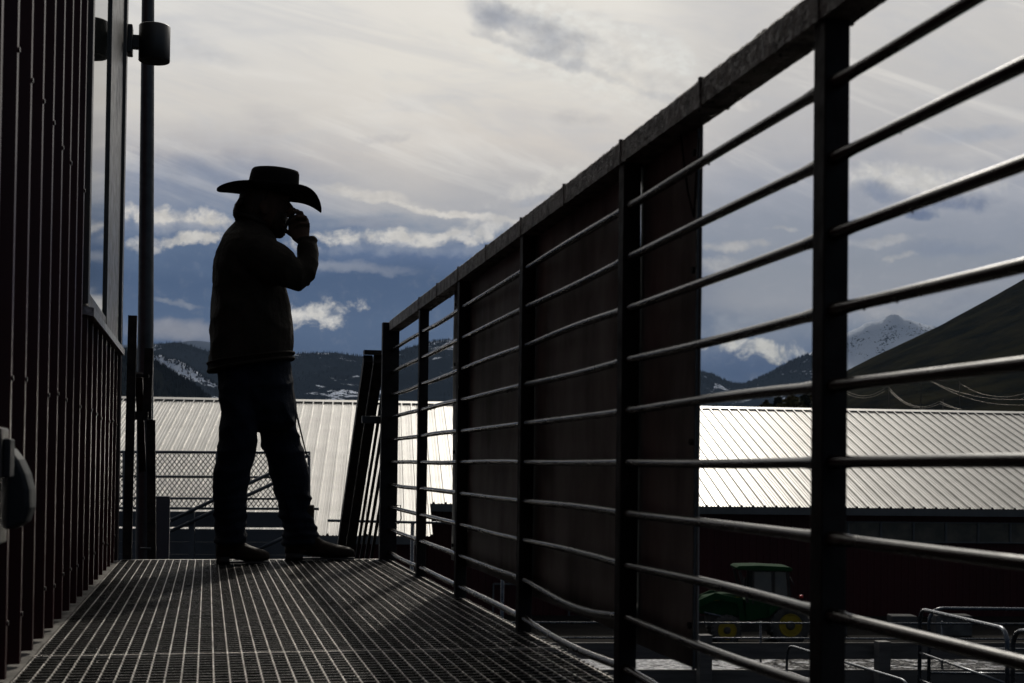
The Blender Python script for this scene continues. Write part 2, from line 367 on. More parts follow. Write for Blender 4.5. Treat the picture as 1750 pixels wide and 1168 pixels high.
for k in range(60):
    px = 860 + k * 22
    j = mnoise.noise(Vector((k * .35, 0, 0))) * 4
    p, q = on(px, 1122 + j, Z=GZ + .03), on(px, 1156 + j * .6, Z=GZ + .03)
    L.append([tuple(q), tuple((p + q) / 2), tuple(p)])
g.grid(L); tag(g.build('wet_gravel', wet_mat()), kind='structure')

def pl(pts, x):      # polyline interpolation with smooth step
    if x <= pts[0][0]: return pts[0][1]
    for (x0, y0), (x1, y1) in zip(pts, pts[1:]):
        if x <= x1:
            t = (x - x0) / (x1 - x0); return y0 + (y1 - y0) * t
    return pts[-1][1]
def fbm(x, y, z=0.0, o=6): return mnoise.fractal(Vector((x, y, z)), 1.0, 2.0, o)
def hill_mat(name, forest, forest2, snow, thr, scale, streak=(1, 1, 1), rough=.9, hi=None, zlo=0, zhi=1):
    m = bpy.data.materials.new(name); m.use_nodes = True; t = m.node_tree; n = N(t); b = t.nodes['Principled BSDF']
    v = n.new('ShaderNodeTexCoord').outputs['Object']
    mp = n.new('ShaderNodeMapping'); mp.inputs['Scale'].default_value = streak; n.put(mp.inputs[0], v)
    c = n.mixc(n.sm(n.noise(v, scale * 3, 7, .7), .35, .65), (*forest, 1), (*forest2, 1))
    if snow:
        s = n.noise(mp.outputs[0], scale, 9, .68)
        z = n.new('ShaderNodeSeparateXYZ'); n.put(z.inputs[0], v)
        s = n.add(s, n.mul(n.sm(z.outputs[2], zlo, zhi), hi or 0.0))
        s = n.sub(s, n.mul(n.sm(n.noise(v, scale * 14, 4, .7), .48, .62), .10))
        c = n.mixc(n.sm(s, thr, thr + .03), c, (*snow, 1))
    n.put(b.inputs['Base Color'], c); b.inputs['Roughness'].default_value = rough; b.inputs['Specular IOR Level'].default_value = 0
    bn = n.new('ShaderNodeBump'); bn.inputs['Strength'].default_value = .8; bn.inputs['Distance'].default_value = 8
    n.put(bn.inputs['Height'], n.noise(v, scale * 8, 6, .7)); n.put(b.inputs['Normal'], bn.outputs[0])
    return m
def ridge(name, crest, D, depth, m, rough=1.0, x0=None, x1=None, step=6, trees=None, tree_h=14, base=GZ - 3, rows=26, backrows=6, treemat=None, front=.8, label=None, seed=0, tdens=1.0, tband=.35, tmin=0.0):
    """a real range: crest line at distance D, long front slope toward us, back slope behind"""
    x0 = x0 if x0 is not None else crest[0][0]; x1 = x1 if x1 is not None else crest[-1][0]
    cols = int((x1 - x0) / step) + 1; P = []
    for r_ in range(-backrows, rows + 1):
        row = []
        for k in range(cols):
            px = x0 + k * step; py = pl(crest, px)
            c = on(px, py, D=D); hgt = c.z - base
            d = Vector((c.x, c.y, 0)).normalized()
            if r_ <= 0:
                t = -r_ / backrows; p = c + d * (depth * .8 * t); z = c.z - hgt * t ** 1.1
            else:
                t = r_ / rows; p = c - d * (depth * t); z = c.z - hgt * (t ** front)
            amp = math.sin(min(1, abs(t) * 3) * math.pi / 2) * (1 - abs(t)) if r_ else 0
            nz = fbm(p.x / depth * 3 + seed, p.y / depth * 3) * hgt * .22 * amp * rough
            nz += fbm(p.x / depth * 14 + seed, p.y / depth * 14) * hgt * .035 * (amp + .30) * rough
            row.append((p.x, p.y, z + nz))
        P.append(row)
    g = MB().grid(P); o = g.build(name, m, normals=False)
    tag(o, kind='structure')
    if trees:
        tb = MB(); rnd = random.Random(seed + 5)
        npx = int(trees)
        for _ in range(npx):
            k = rnd.random() * (cols - 1); t = rnd.random() ** 2 * tband
            if tmin: t = tmin + (1 - tmin) * rnd.random()
            elif rnd.random() < .35: t = rnd.random() * .02
            r_ = backrows + t * rows; i = int(k); j = int(r_)
            if i >= cols - 1 or j >= len(P) - 1: continue
            fx, fy = k - i, r_ - j
            a, b_, c_, d_ = Vector(P[j][i]), Vector(P[j][i + 1]), Vector(P[j + 1][i]), Vector(P[j + 1][i + 1])
            p = (a * (1 - fx) + b_ * fx) * (1 - fy) + (c_ * (1 - fx) + d_ * fx) * fy
            dn = mnoise.noise(Vector((p.x, p.y, 0)) / (depth * .09))
            if dn < -.25 and t > .02: continue
            h = tree_h * (.45 + rnd.random() * .8); w_ = h * .17
            ph = rnd.random() * 6; q = [Vector((p.x + math.cos(ph + s_ * 1.571) * w_, p.y + math.sin(ph + s_ * 1.571) * w_, p.z - h * .05)) for s_ in range(4)]
            top = tb.bm.verts.new((p.x, p.y, p.z + h)); vs = [tb.bm.verts.new(x) for x in q]
            for s_ in range(4): tb.bm.faces.new((vs[s_], vs[(s_ + 1) % 4], top))
        to = tb.build('conifer_forest', treemat, normals=False); tag(to, label, 'forest', kind='stuff')
    return o
FOR = (.004, .006, .008); 
tm_far = mat('far_conifer', (.004, .006, .009), .95, spec=.05)
tm_near = mat('near_conifer', (.005, .007, .006), .95, spec=.0, var=(.010, .011, .007), vscale=.02)
SNOW = (.55, .60, .70)
# palest range far behind
ridge('mountain_far', [(-60, 600), (180, 590), (300, 588), (325, 582), (355, 584), (400, 596), (480, 612), (640, 640), (760, 640), (820, 640)], 11500, 2500,
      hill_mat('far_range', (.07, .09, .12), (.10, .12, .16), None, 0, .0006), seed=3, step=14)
# snowy peak at right
ridge('mountain_peak', [(1180, 690), (1260, 675), (1330, 640), (1380, 606), (1400, 592), (1440, 571), (1466, 559), (1478, 553), (1492, 551), (1506, 548), (1517, 543), (1527, 541), (1536, 543), (1545, 547), (1566, 551), (1590, 554), (1640, 570), (1760, 620)], 8800, 2600,
      hill_mat('snow_slopes', (.012, .015, .02), (.008, .010, .014), (.52, .57, .66), .525, .0045, streak=(1, 1, .7), hi=.16, zlo=350, zhi=700), seed=11, step=4, rough=1.7, rows=40,
      trees=2600, tree_h=20, treemat=tm_far, label='scattered dark conifers on the snowy slopes of the right-hand peak', tband=.9, tmin=.12)
# ridge of the valley left of it
ridge('mountain_spur', [(1100, 615), (1150, 628), (1192, 633), (1215, 640), (1235, 650), (1250, 655), (1268, 657), (1284, 652), (1310, 640), (1345, 622), (1380, 606), (1402, 612), (1436, 646), (1500, 682), (1620, 700)], 6800, 2000,
      hill_mat('spur_slopes', FOR, (.007, .010, .014), SNOW, .535, .0035, streak=(1, 1, 2)), seed=21, step=4, rows=34,
      trees=6500, tree_h=14, treemat=tm_far, label='dark conifer forest on the spur below the snowy peak', tband=.8)
# broad wooded range across the left half
ridge('mountain_range', [(-80, 600), (60, 606), (160, 610), (235, 596), (262, 590), (285, 586), (310, 586), (335, 594), (360, 602), (400, 612), (450, 612), (500, 605), (545, 603), (580, 605), (610, 609), (640, 612), (672, 606),
      (690, 598), (715, 590), (740, 583), (765, 580), (800, 585), (860, 600), (940, 610), (1040, 618), (1140, 626), (1220, 655)], 6200, 2600,
      hill_mat('range_slopes', FOR, (.007, .010, .014), SNOW, .60, .003, streak=(1, 1, 2.2), hi=.05, zlo=280, zhi=520), seed=34, step=5, rows=40,
      trees=9000, tree_h=13, treemat=tm_far, label='dark conifer forest covering the broad mountain range behind the barn', tband=.7)
# snow patched knoll at left
ridge('mountain_knoll', [(60, 640), (150, 600), (215, 596), (262, 607), (275, 607), (286, 614), (300, 614), (318, 624), (335, 634), (352, 644), (380, 662), (420, 690)], 4600, 900,
      hill_mat('knoll_slopes', FOR, (.016, .02, .026), SNOW, .50, .006, streak=(1, 1, 2), hi=.16, zlo=240, zhi=360), seed=41, step=3, rows=26,
      trees=1600, tree_h=12, treemat=tm_far, label='thin conifers on the snow patched knoll at left', tband=.9)
# dark wooded slope nearest at left
ridge('forest_hill', [(-120, 500), (60, 560), (180, 595), (240, 612), (262, 622), (290, 640), (310, 652), (330, 664), (350, 680), (370, 695), (420, 720)], 2300, 700,
      hill_mat('near_forest', (.004, .0055, .005), (.008, .009, .006), None, 0, .01), seed=52, step=4, rows=24,
      trees=5200, tree_h=12, treemat=tm_near, label='dark near conifer forest on the slope at the far left', tband=.9)
# big dark grassy hill at right
ridge('grass_hill', [(1290, 705), (1330, 694), (1380, 672), (1440, 638), (1490, 612), (1540, 588), (1600, 560), (1650, 533), (1700, 506), (1750, 478), (1820, 438), (1950, 380), (2150, 320), (2500, 330)], 1500, 900,
      hill_mat('grass_slope', (.0040, .0045, .0028), (.017, .0155, .008), None, 0, .006, streak=(1, 1, 1)), seed=63, step=6, rows=40, rough=.55, front=.9,
      trees=None)
# haze over the distance
hz = MB().box(-13500, 13500, -2900, 13800, GZ - 5, 2600); ho = hz.build('haze', None)
hm = bpy.data.materials.new('haze'); hm.use_nodes = True; hm.node_tree.nodes.clear()
pv = hm.node_tree.nodes.new('ShaderNodeVolumePrincipled'); pv.inputs['Density'].default_value = 2.1e-5; pv.inputs['Color'].default_value = (.40, .57, .86, 1); pv.inputs['Anisotropy'].default_value = 0.0
ou = hm.node_tree.nodes.new('ShaderNodeOutputMaterial'); hm.node_tree.links.new(pv.outputs[0], ou.inputs['Volume']); ho.data.materials.append(hm)
tag(ho, kind='stuff'); ho.display_type = 'WIRE'

# ------------------------------------------------------------------ barn
BN = R(7.15); bn_ = Vector((math.sin(BN), math.cos(BN), 0)); bq = Vector((math.cos(BN), -math.sin(BN), 0))   # normal (away), along
def bf(q, p, z): v = bq * q + bn_ * p; return Vector((v.x, v.y, z))
def bray(px, py, p=None, z=None):       # where a photo direction meets the barn's plane p = const -> (q, z)
    r = ray(px, py); t = p / r.dot(bn_); P_ = EYE + r * t; return P_.dot(bq), P_.z
PE = 56.75; ZE = bray(1300, 863, PE)[1]; SL = .333; RUN = 14.2
ZR = ZE + SL * RUN
QL, QR, QS = -26.0, 40.0, bray(722, 900, PE)[0]
barn = empty('barn', bf(0, PE, GZ), 'long dark red barn with a bright ribbed metal roof across the whole background', 'barn')
def to_local(o, e):   # parent already-world mesh to an empty without moving it
    o.parent = e; o.matrix_parent_inverse = e.matrix_basis.inverted() if False else Matrix.Translation(-e.location) if e.rotation_euler.z == 0 else (Matrix.Translation(e.location) @ Matrix.Rotation(e.rotation_euler.z, 4, 'Z')).inverted()
    return o
def part(mb, name, m, e, bevel=0.0, label=None, kind=None):
    o = mb.build(name, m, None, bevel); to_local(o, e)
    if label: o['label'] = label
    if kind: o['kind'] = kind
    return o
def subpart(mb, name, m, p, e, bevel=0.0):
    o = mb.build(name, m, None, bevel); o.parent = p; return o      # the parent mesh's own frame is the world's
def roof_sheet(q0, q1, p0, rib=.305):
    """ribbed sheet on the slope from eave p0 to the ridge"""
    prof = []; q = q0
    while q < q1:
        prof += [(q, 0), (q + rib - .075, 0), (q + rib - .05, .042), (q + rib - .025, .042), (q + rib, 0)]
        prof[-1] = (q + rib - .001, 0); q += rib
        # two minor ribs in each pan
    def zz(p): return ZE + SL * (p - PE)
    P = [[tuple(bf(a, p0, zz(p0) + h)) for a, h in prof], [tuple(bf(a, PE + RUN, ZR + h)) for a, h in prof]]
    g = MB().grid(P, smooth=False)
    return g
rf = MB()
def add_roof(g, q0, q1, p0, rib):
    zz = lambda p: ZE + SL * (p - PE); q = q0; prof = []
    while q < q1 - .01:
        prof += [(q + .001, 0), (q + rib * .22, 0), (q + rib * .26, .019), (q + rib * .32, .019), (q + rib * .36, 0), (q + rib * .48, 0), (q + rib * .52, .019), (q + rib * .58, .019), (q + rib * .62, 0),
                 (q + rib - .12, 0), (q + rib - .09, .075), (q + rib - .03, .075), (q + rib, 0)]
        q += rib
    jit = random.Random(3)
    # long sheets in widths of three ribs, each lying at a slightly different pitch
    g.grid([[tuple(bf(a, p0, zz(p0) + h)) for a, h in prof], [tuple(bf(a, PE + RUN, ZR + h)) for a, h in prof]], smooth=False)
add_roof(rf, QS, QR, PE - .25, .5); add_roof(rf, QL, QS, PE - 3.75, .5)
# back slope
rf.quad(bf(QL, PE + RUN, ZR), bf(QR, PE + RUN, ZR), bf(QR, PE + RUN * 2, ZE), bf(QL, PE + RUN * 2, ZE))
roof = part(rf, 'roof', M['roof'], barn)
rc = MB(); zc = lambda p: ZR + SL * (p - PE - RUN) + .062
rc.grid([[bf(a_, PE + RUN - .36, zc(PE + RUN - .36) - .012) for a_ in (QL, QR)], [bf(a_, PE + RUN - .36, zc(PE + RUN - .36) + .02) for a_ in (QL, QR)], [bf(a_, PE + RUN, ZR + .085) for a_ in (QL, QR)], [bf(a_, PE + RUN + .36, zc(PE + RUN - .36) + .02) for a_ in (QL, QR)]], smooth=False)
subpart(rc, 'ridge_cap', M['roof'], roof, barn)
cl = MB(); q = QL + .05
while q < QR:           # dark closure strips under the cap between ribs
    cl.bar(bf(q, PE + RUN - .34, ZR - .085), bf(q + .36, PE + RUN - .34, ZR - .085), .05, .07); q += .5
subpart(cl, 'closure_strip', M['fascia'], roof, barn)
def eave_parts(q0, q1, p0):
    z = ZE + SL * (p0 - PE)
    f = MB().bar(bf(q0, p0 - .02, z - .17), bf(q1, p0 - .02, z - .17), .06, .30); part(f, 'fascia', M['fascia'], barn)
eave_parts(QS, QR, PE - .25); eave_parts(QL, QS, PE - 3.75)
def wall(q0, q1, p, ztop):
    g = MB(); prof = []; q = q0
    while q < q1: prof += [(q, 0), (q + .22, 0), (q + .235, -.025), (q + .275, -.025), (q + .29, 0)]; q += .3048
    g.grid([[tuple(bf(a, p + h, GZ)) for a, h in prof], [tuple(bf(a, p + h, ztop)) for a, h in prof]], smooth=False)
    return g
part(wall(QS, QR, PE + .35, ZE + .1), 'wall', M['barnred'], barn)
zl = ZE + SL * (-3.75)
part(wall(QL, QS, PE - 3.3, zl + .1), 'wall', M['barnred'], barn)
e = MB(); e.quad(bf(QS, PE - 3.3, GZ), bf(QS, PE + .35, GZ), bf(QS, PE + .35, ZE + .1), bf(QS, PE - 3.3, zl + .1))
part(e, 'step_wall', M['barnred'], barn); e = MB(); e.quad(bf(QR, PE + .35, GZ), bf(QR, PE + 2 * RUN, GZ), bf(QR, PE + 2 * RUN, ZE), bf(QR, PE + .35, ZE))
part(e, 'gable_wall', M['barnred'], barn); e = MB(); e.quad(bf(QR, PE + .35, ZE), bf(QR, PE + RUN, ZR - .1), bf(QR, PE + 2 * RUN, ZE), bf(QR, PE + RUN, ZE))
part(e, 'gable_end', M['barnred'], barn)
# strip of windows under the eave, right part
q0w, zt = bray(1440, 893, PE + .3); _, zb = bray(1440, 925, PE + .3); wq = (bray(1695, 905, PE + .3)[0] - bray(1640, 905, PE + .3)[0])
qa = bray(1616, 905, PE + .3)[0] - 4 * wq
for k in range(14):
    a = qa + k * wq
    fr = MB()
    for s_ in ((a, a + .045), (a + wq - .045, a + wq - .001)):
        fr.quadbox([bf(s_[0], PE + .22, zb), bf(s_[1], PE + .22, zb), bf(s_[1], PE + .34, zb), bf(s_[0], PE + .34, zb), bf(s_[0], PE + .22, zt), bf(s_[1], PE + .22, zt), bf(s_[1], PE + .34, zt), bf(s_[0], PE + .34, zt)])
    for z0_, z1_ in ((zb - .05, zb), (zt, zt + .05)):
        fr.quadbox([bf(a, PE + .2, z0_), bf(a + wq - .001, PE + .2, z0_), bf(a + wq - .001, PE + .34, z0_), bf(a, PE + .34, z0_), bf(a, PE + .2, z1_), bf(a + wq - .001, PE + .2, z1_), bf(a + wq - .001, PE + .34, z1_), bf(a, PE + .34, z1_)])
    wf = part(fr, 'window', M['fascia'], barn)
    pn = MB().quad(bf(a + .046, PE + .29, zb + .001), bf(a + wq - .046, PE + .29, zb + .001), bf(a + wq - .046, PE + .29, zt - .001), bf(a + .046, PE + .29, zt - .001))
    subpart(pn, 'pane', M['barnglass'], wf, barn)
dq, dz = bray(735, 1000, PE + .3); 
dw = MB(); qd = bray(843, 1000, PE + .28)[0]; zd = bray(843, 998, PE + .28)[1]
dw.bar(bf(qd, PE + .25, GZ), bf(qd, PE + .25, zd), .07, .08); dw.bar(bf(qd, PE + .25, zd), bf(qd + 3.2, PE + .25, zd), .07, .08); dw.bar(bf(qd + 3.2, PE + .25, GZ), bf(qd + 3.2, PE + .25, zd), .07, .08)
part(dw, 'door_frame', M['fascia'], barn)

# ------------------------------------------------------------------ walkway grating
XF = .838; XW = -.395; YE = 6.52
walk = empty('walkway', (0, 3, 0), 'raised steel grating walkway running out to the stair head', 'walkway')
gb = MB(); x = XW + .016; 
while x < XF + .03:
    gb.box(x - .0016, x + .0016, -2, YE, -.032, -.0035); yy = max(-2, -.0) - 2 + 2.0 - .5
    while yy < YE - .03: gb.box(x - .0015, x + .0015, yy + .006, yy + .0375, -.0036, random.uniform(-.0006, 0)); yy += .0385
    x += .0333
part(gb, 'grating', M['grate'], walk)
cb = MB(); y = -2
while y < YE: cb.box(XW + .012, XF + .03, y, y + .0055, -.026, -.0012); y += .0385
part(cb, 'cross_bars', M['crossbar'], walk)
for py_ in (1113,):
    yb_ = on(600, py_, Z=0).y; part(MB().box(XW + .012, XF + .03, yb_, yb_ + .007, -.03, .0004), 'banding_bar', M['grate'], walk)
nb = MB().box(XW + .02, XF + .05, YE, YE + .03, -.05, -.002); part(nb, 'nosing', M['grate'], walk, .003)
sb = MB()
sb.box(XF + .034, XF + .046, -2, YE + .03, -.24, -.05); sb.box(XW - .03, XW + .03, -2, YE, -.24, -.036)
for y in (-1.6, -.2, 1.2, 2.6, 4.0, 5.4): sb.box(XW + .05, XF + .03, y, y + .06, -.16, -.036)
part(sb, 'beam', M['dull'], walk)
for y in (-1.4, 2.7, 6.2):
    part(MB().box(XF - .04, XF + .04, y, y + .1, GZ, -.21), 'support_column', M['postm'], walk)
ld = MB(); ys = [-2 + .06 * k for k in range(int((YE + 2) / .06) + 1)]
ld.grid([[(XW - .06, y, -.004) for y in ys], [(XW + .007 + .005 * mnoise.noise(Vector((0, y * 9, 0))), y, -.004 + .003 * mnoise.noise(Vector((5, y * 7, 0)))) for y in ys], [(XW + .007 + .005 * mnoise.noise(Vector((0, y * 9, 0))), y, -.03) for y in ys]], smooth=False)
part(ld, 'ledge', M['concrete'], walk)

# ------------------------------------------------------------------ red metal building at left
bld = empty('metal_building', (XW - .5, 3, 0), 'dark red ribbed metal building wall along the left of the walkway', 'building')
XP = XW - .026                         # pan plane; ribs stand out to XW
YC = 6.47                              # corner
wy0 = on(152, 525, X=XW).y; wy1 = on(203, 590, X=XW).y; wz = on(203, 590, X=XW).z
WY0, WY1 = wy0, wy1
GY = on(181, 400, X=XW - .012).y
def siding(y0, y1, z0, z1):
    g = MB(); prof = [(y0, XP)]; k = math.floor(y0 / .22)
    y = k * .22
    while y < y1:
        for dy, xx in ((.075, XP), (.082, XW), (.106, XW), (.113, XP), (.16, XP), (.163, XP + .0015), (.170, XP + .0015), (.173, XP)):
            if y0 < y + dy < y1: prof.append((y + dy, xx))
        y += .22
    prof.append((y1, XP))
    g.grid([[(xx, yy, z0) for yy, xx in prof], [(xx, yy, z1) for yy, xx in prof]], smooth=False); return g
part(siding(-3, WY0 - .06, .004, 6.5), 'siding', M['siding'], bld)
part(siding(WY0 - .06, WY1 + .06, .004, wz - .03), 'siding', M['siding'], bld)
part(siding(WY1 + .06, YC - .06, .004, 6.5), 'siding', M['siding'], bld)
g = MB(); g.box(XW - .08, XW + .006, YC - .07, YC + .01, .003, 6.5); part(g, 'corner_trim', M['redtrim'], bld, .003)
g = MB(); g.box(XW - 6, XW - .081, YC - .01, YC + .008, GZ, 6.5); g.box(XW - .18, XW - .1, -3, YC, GZ, -.01); part(g, 'end_wall', M['barnred'], bld)
sc = MB()
for z in (.12, .62, 1.3, 1.95):
    y = -.126
    while y < YC - .1:
        y += .22
        if WY0 - .06 < y < WY1 + .06 and z > wz - .05: continue
        if random.random() < .8:
            zz = z + random.uniform(-.01, .01); sc = MB().tube([(XW - .002, y, zz), (XW + .004, y, zz)], .006, 6); part(sc, 'screw', M['redtrim'], bld)
wn = MB(); zt = 3.4
wn.box(XW - .07, XW + .002, WY0 - .055, WY0, wz, zt); wn.box(XW - .07, XW + .010, WY1, WY1 + .055, wz, zt); wn.box(XW - .07, XW + .004, WY0, WY1, zt - .055, zt)
wf = part(wn, 'window', M['trim'], bld, .002)
fr = MB(); fi = .004
fr.box(XW - .06, XW - .004, WY0 + .001, WY0 + .06, wz + .002, zt - .056); fr.box(XW - .06, XW - .003, GY, WY1 - .001, wz + .002, zt - .056); fr.box(XW - .06, XW - .006, WY0 + .03, GY, wz + .002, wz + .05)
subpart(fr, 'frame', M['trim'], wf, bld)
subpart(MB().box(XW - .03, XW - .012, WY0 + .061, GY - .001, wz + .051, zt - .06), 'pane', M['glass'], wf, bld)
sl_ = MB(); sl_.quadbox([(XW - .06, WY0 - .07, wz - .028), (XW + .022, WY0 - .07, wz - .042), (XW + .022, WY1 + .07, wz - .042), (XW - .06, WY1 + .07, wz - .028), (XW - .06, WY0 - .07, wz - .002), (XW + .022, WY0 - .07, wz - .014), (XW + .022, WY1 + .07, wz - .014), (XW - .06, WY1 + .07, wz - .002)])
subpart(sl_, 'sill', M['sill'], wf, bld)

# cylindrical wall light at the corner
p = on(264, 75, Y=6.45)
wl = empty('wall_light', (p.x, 6.45, p.z - .08), 'black cylinder wall light fixed high on the corner of the red building', 'wall light')
g = MB(); seg = 28
def ringz(cx, cy, z, r, k=28): return [(cx + r * math.cos(2 * math.pi * i / k), cy + r * math.sin(2 * math.pi * i / k), z) for i in range(k)]
r_ = 25.5 / 2333 * 6.46 * 1.0
g.rings([ringz(p.x, 6.45, z, r) for z, r in ((p.z - .078, r_ * .86), (p.z - .082, r_ * .97), (p.z - .080, r_), (p.z + .078, r_), (p.z + .081, r_ * .96), (p.z + .07, r_ * .9))])
part(g, 'housing', M['lightcyl'], wl)
g = MB(); g.box(XW + .007, p.x - r_ * .9, 6.43, 6.47, p.z - .03, p.z + .03); part(g, 'arm', M['lightcyl'], wl, .003)
g = MB(); g.box(XW + .0065, XW + .03, 6.39, 6.475, p.z - .065, p.z + .065); part(g, 'mounting_plate', M['lightcyl'], wl, .004)
g = MB(); g.rings([ringz(p.x, 6.45, z, r_ * .6, 20) for z in (p.z - .0795, p.z - .0765)]); part(g, 'lens', M['greybox'], wl)

# hose reel / dome box on wall near left edge
pb = on(30, 830, X=XW + .06)
bx = empty('wall_bracket', (XW, pb.y, pb.z), 'grey half-round plastic fixture standing out from the red wall at the left edge', 'wall fixture')
def dome():
    g = MB(); rows = []
    ya, yb = on(0, 830, X=XW).y, 0
    z0, z1 = on(60, 915, X=XW + .10).z, on(30, 756, X=XW + .10).z
    yc = on(36, 830, X=XW + .05).y
    # profile in x-z seen along the walkway: flat side to the wall, rounded outward top
    prof = [(0, 0), (.060, 0.004), (.084, .018), (.095, .05), (.093, .09), (.082, .125), (.066, .155), (.045, .178), (.022, .186), (0, .186)]
    sc_ = (z1 - z0) / .186
    L = []
    for yy, s_ in ((yc - .055, .86), (yc - .048, .97), (yc - .03, 1), (yc + .03, 1), (yc + .048, .97), (yc + .055, .86)):
        L.append([(XW + .003 + a * s_ * .75, yy, z0 + .093 * sc_ + (b - .093) * sc_ * (.6 + .4 * s_)) for a, b in prof])
    g.rings(L, smooth=False); return g, yc, z0, z1
g, yc, z0, z1 = dome(); part(g, 'shell', M['greybox'], bx, .002)
g = MB(); g.box(XW + .001, XW + .035, yc - .16, yc - .062, z0 - .02, z1 + .03); part(g, 'mounting_box', M['trim'], bx, .004)
g = MB(); g.box(XW + .035, XW + .048, yc - .14, yc - .08, z1 - .06, z1 + .01); part(g, 'cover_plate', M['greybox'], bx, .003)

# ------------------------------------------------------------------ guard railing on the right
rail = empty('guard_railing', (XF, 3, 0), 'black steel guard railing with round rods and rusty sheet panels, right of the walkway', 'railing')
def yx(px): return on(px, 790, X=XF).y
PW = .038
post_px = [650, 712, 778, 884, 1052, 1385]        # left edges
PY = [YE - .02] + [yx(p) - PW / 2 for p in post_px[1:]]
ytmp = PY[-1]; PY += [ytmp - .93, ytmp - 1.86, ytmp - 2.8]
LEAN = 0.0
for i, y in enumerate(PY):
    big = (i == 0)
    wd = .048 if big else PW
    g = MB(); zt_ = 1.13 if big else 1.088
    xa_ = XF - (.032 if big else 0); g.quadbox([(xa_, y - wd / 2, -.02), (XF + wd, y - wd / 2, -.02), (XF + wd, y + wd / 2, -.02), (xa_, y + wd / 2, -.02)] + [(a, b, zt_) for a, b in ((xa_, y - wd / 2), (XF + wd, y - wd / 2), (XF + wd, y + wd / 2), (xa_, y + wd / 2))])
    part(g, 'post', M['postm'], rail, .002)
# top rail: segments with welded joints and a crusted upper edge
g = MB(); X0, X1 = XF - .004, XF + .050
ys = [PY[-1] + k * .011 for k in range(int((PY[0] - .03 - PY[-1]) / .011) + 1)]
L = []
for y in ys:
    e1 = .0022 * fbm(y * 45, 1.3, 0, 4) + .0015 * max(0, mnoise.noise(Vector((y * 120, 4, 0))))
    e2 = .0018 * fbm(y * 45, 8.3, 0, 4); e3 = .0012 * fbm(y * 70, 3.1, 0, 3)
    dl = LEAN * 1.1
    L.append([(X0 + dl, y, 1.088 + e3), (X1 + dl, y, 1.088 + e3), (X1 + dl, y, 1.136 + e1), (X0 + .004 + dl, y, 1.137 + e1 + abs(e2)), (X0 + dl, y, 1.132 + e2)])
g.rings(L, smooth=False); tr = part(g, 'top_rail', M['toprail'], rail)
g = MB()
for y in PY[1:] + [(PY[k] + PY[k + 1]) / 2 for k in range(1, 6)]:
    subpart(MB().box(X0 - .0015 + LEAN, X1 + .0015 + LEAN, y - .004, y + .004, 1.086, 1.1395), 'weld_seam', M['toprail'], tr, rail)
RZ = [.462 + .107 * k for k in range(-4, 6)]
rnd = random.Random(12)
for i in range(len(PY) - 1):
    ya, yb = PY[i], PY[i + 1]
    for k, z in enumerate(RZ):
        sag = rnd.gauss(0, .0022); 
        if k == 0: sag = -.012 if i in (3, 4) else sag - .003
        if k == 1 and i == 3: sag = -.022
        if k == 1 and i == 4: sag = -.006
        pts = []; bend = rnd.gauss(0, .002); sp = rnd.uniform(.35, .65)
        for s_ in range(13):
            t = s_ / 12; bw = math.sin(math.pi * t ** (1.0 if sp > .5 else 1.25))
            pts.append((XF + .016 + LEAN * z + bend * bw, ya + (yb - ya) * t, z + sag * bw))
        part(MB().tube(pts, [.0086 + (.0035 if q_ in (0, 12) else 0) for q_ in range(13)], 10, cap=False), 'rod', M['rod'], rail)
# water drops hanging below top rail and rods
g = MB()
for _ in range(170):
    y = rnd.uniform(1.5, 5.8); z = 1.087; r = rnd.uniform(.0012, .0026)
    if rnd.random() < .5: z = rnd.choice(RZ[5:]) - .0085
    xx = XF + .016 + rnd.uniform(-.004, .004) if z < 1.08 else XF + rnd.uniform(0, .045)
    g.tube([(xx, y, z + r), (xx, y, z), (xx, y, z - r)], [r * .5, r, r * .4], 6)
part(g, 'water_drops', M['greybox'], rail, kind='stuff')
# sheet panels outside the rods
XS = XF + PW + .004
yA, yB = on(774, 790, X=XS).y, on(1190, 790, X=XS).y
cuts = [yA, PY[3] + .02, on(1088, 790, X=XS).y, yB]
for k in range(3):
    a, b = cuts[k] + .012, cuts[k + 1]
    z0 = .095 - .012 * k + .01
    g = MB(); rows = []
    nn = 20; zz = [z0 + (1.12 - z0) * j / 12 for j in range(13)]
    for t in range(nn + 1):
        y = a + (b - a) * t / nn
        rows.append([(XS + LEAN * z + (.003 * k) + .0035 * fbm(y * 2.2, z * 1.7, k * 3.0, 3), y, z) for z in zz])
    g.grid(rows); o = part(g, 'sheet_panel', M['sheet'], rail)
    m = o.modifiers.new('s', 'SOLIDIFY'); m.thickness = .002; m.offset = 1
cc = [on(1163, 225, X=XS - .006), on(1168, 270, X=XS - .008), on(1176, 330, X=XS - .006), on(1186, 372, X=XS - .004), on(1190, 300, X=XS - .004), on(1196, 235, X=XS - .004)]
part(MB().tube(cc, .002, 6), 'loose_wire', M['black'], rail)
for y in (yB + .02, cuts[2] + .03, cuts[1] + .03, yA - .03):
    for z in (.16, .5, .82, 1.04): part(MB().tube([(XS - .006, y, z), (XS + .001, y, z)], .007, 6), 'bolt', M['postm'], rail)
# folded lip at the sheet's near edge
part(MB().box(XS - .004, XS + .0, yB - .004, yB + .004, .08, 1.08), 'sheet_edge', M['galv'], rail)
# wire hook on the end bay
hk = on(676, 868, X=XF + .02); g = MB(); g.tube([(hk.x, hk.y, hk.z + .01), (hk.x + .02, hk.y - .02, hk.z + .012), (hk.x + .024, hk.y - .02, hk.z - .05), (hk.x + .012, hk.y - .01, hk.z - .075), (hk.x, hk.y, hk.z - .07)], .0025, 6)
part(g, 'wire_hook', M['black'], rail)

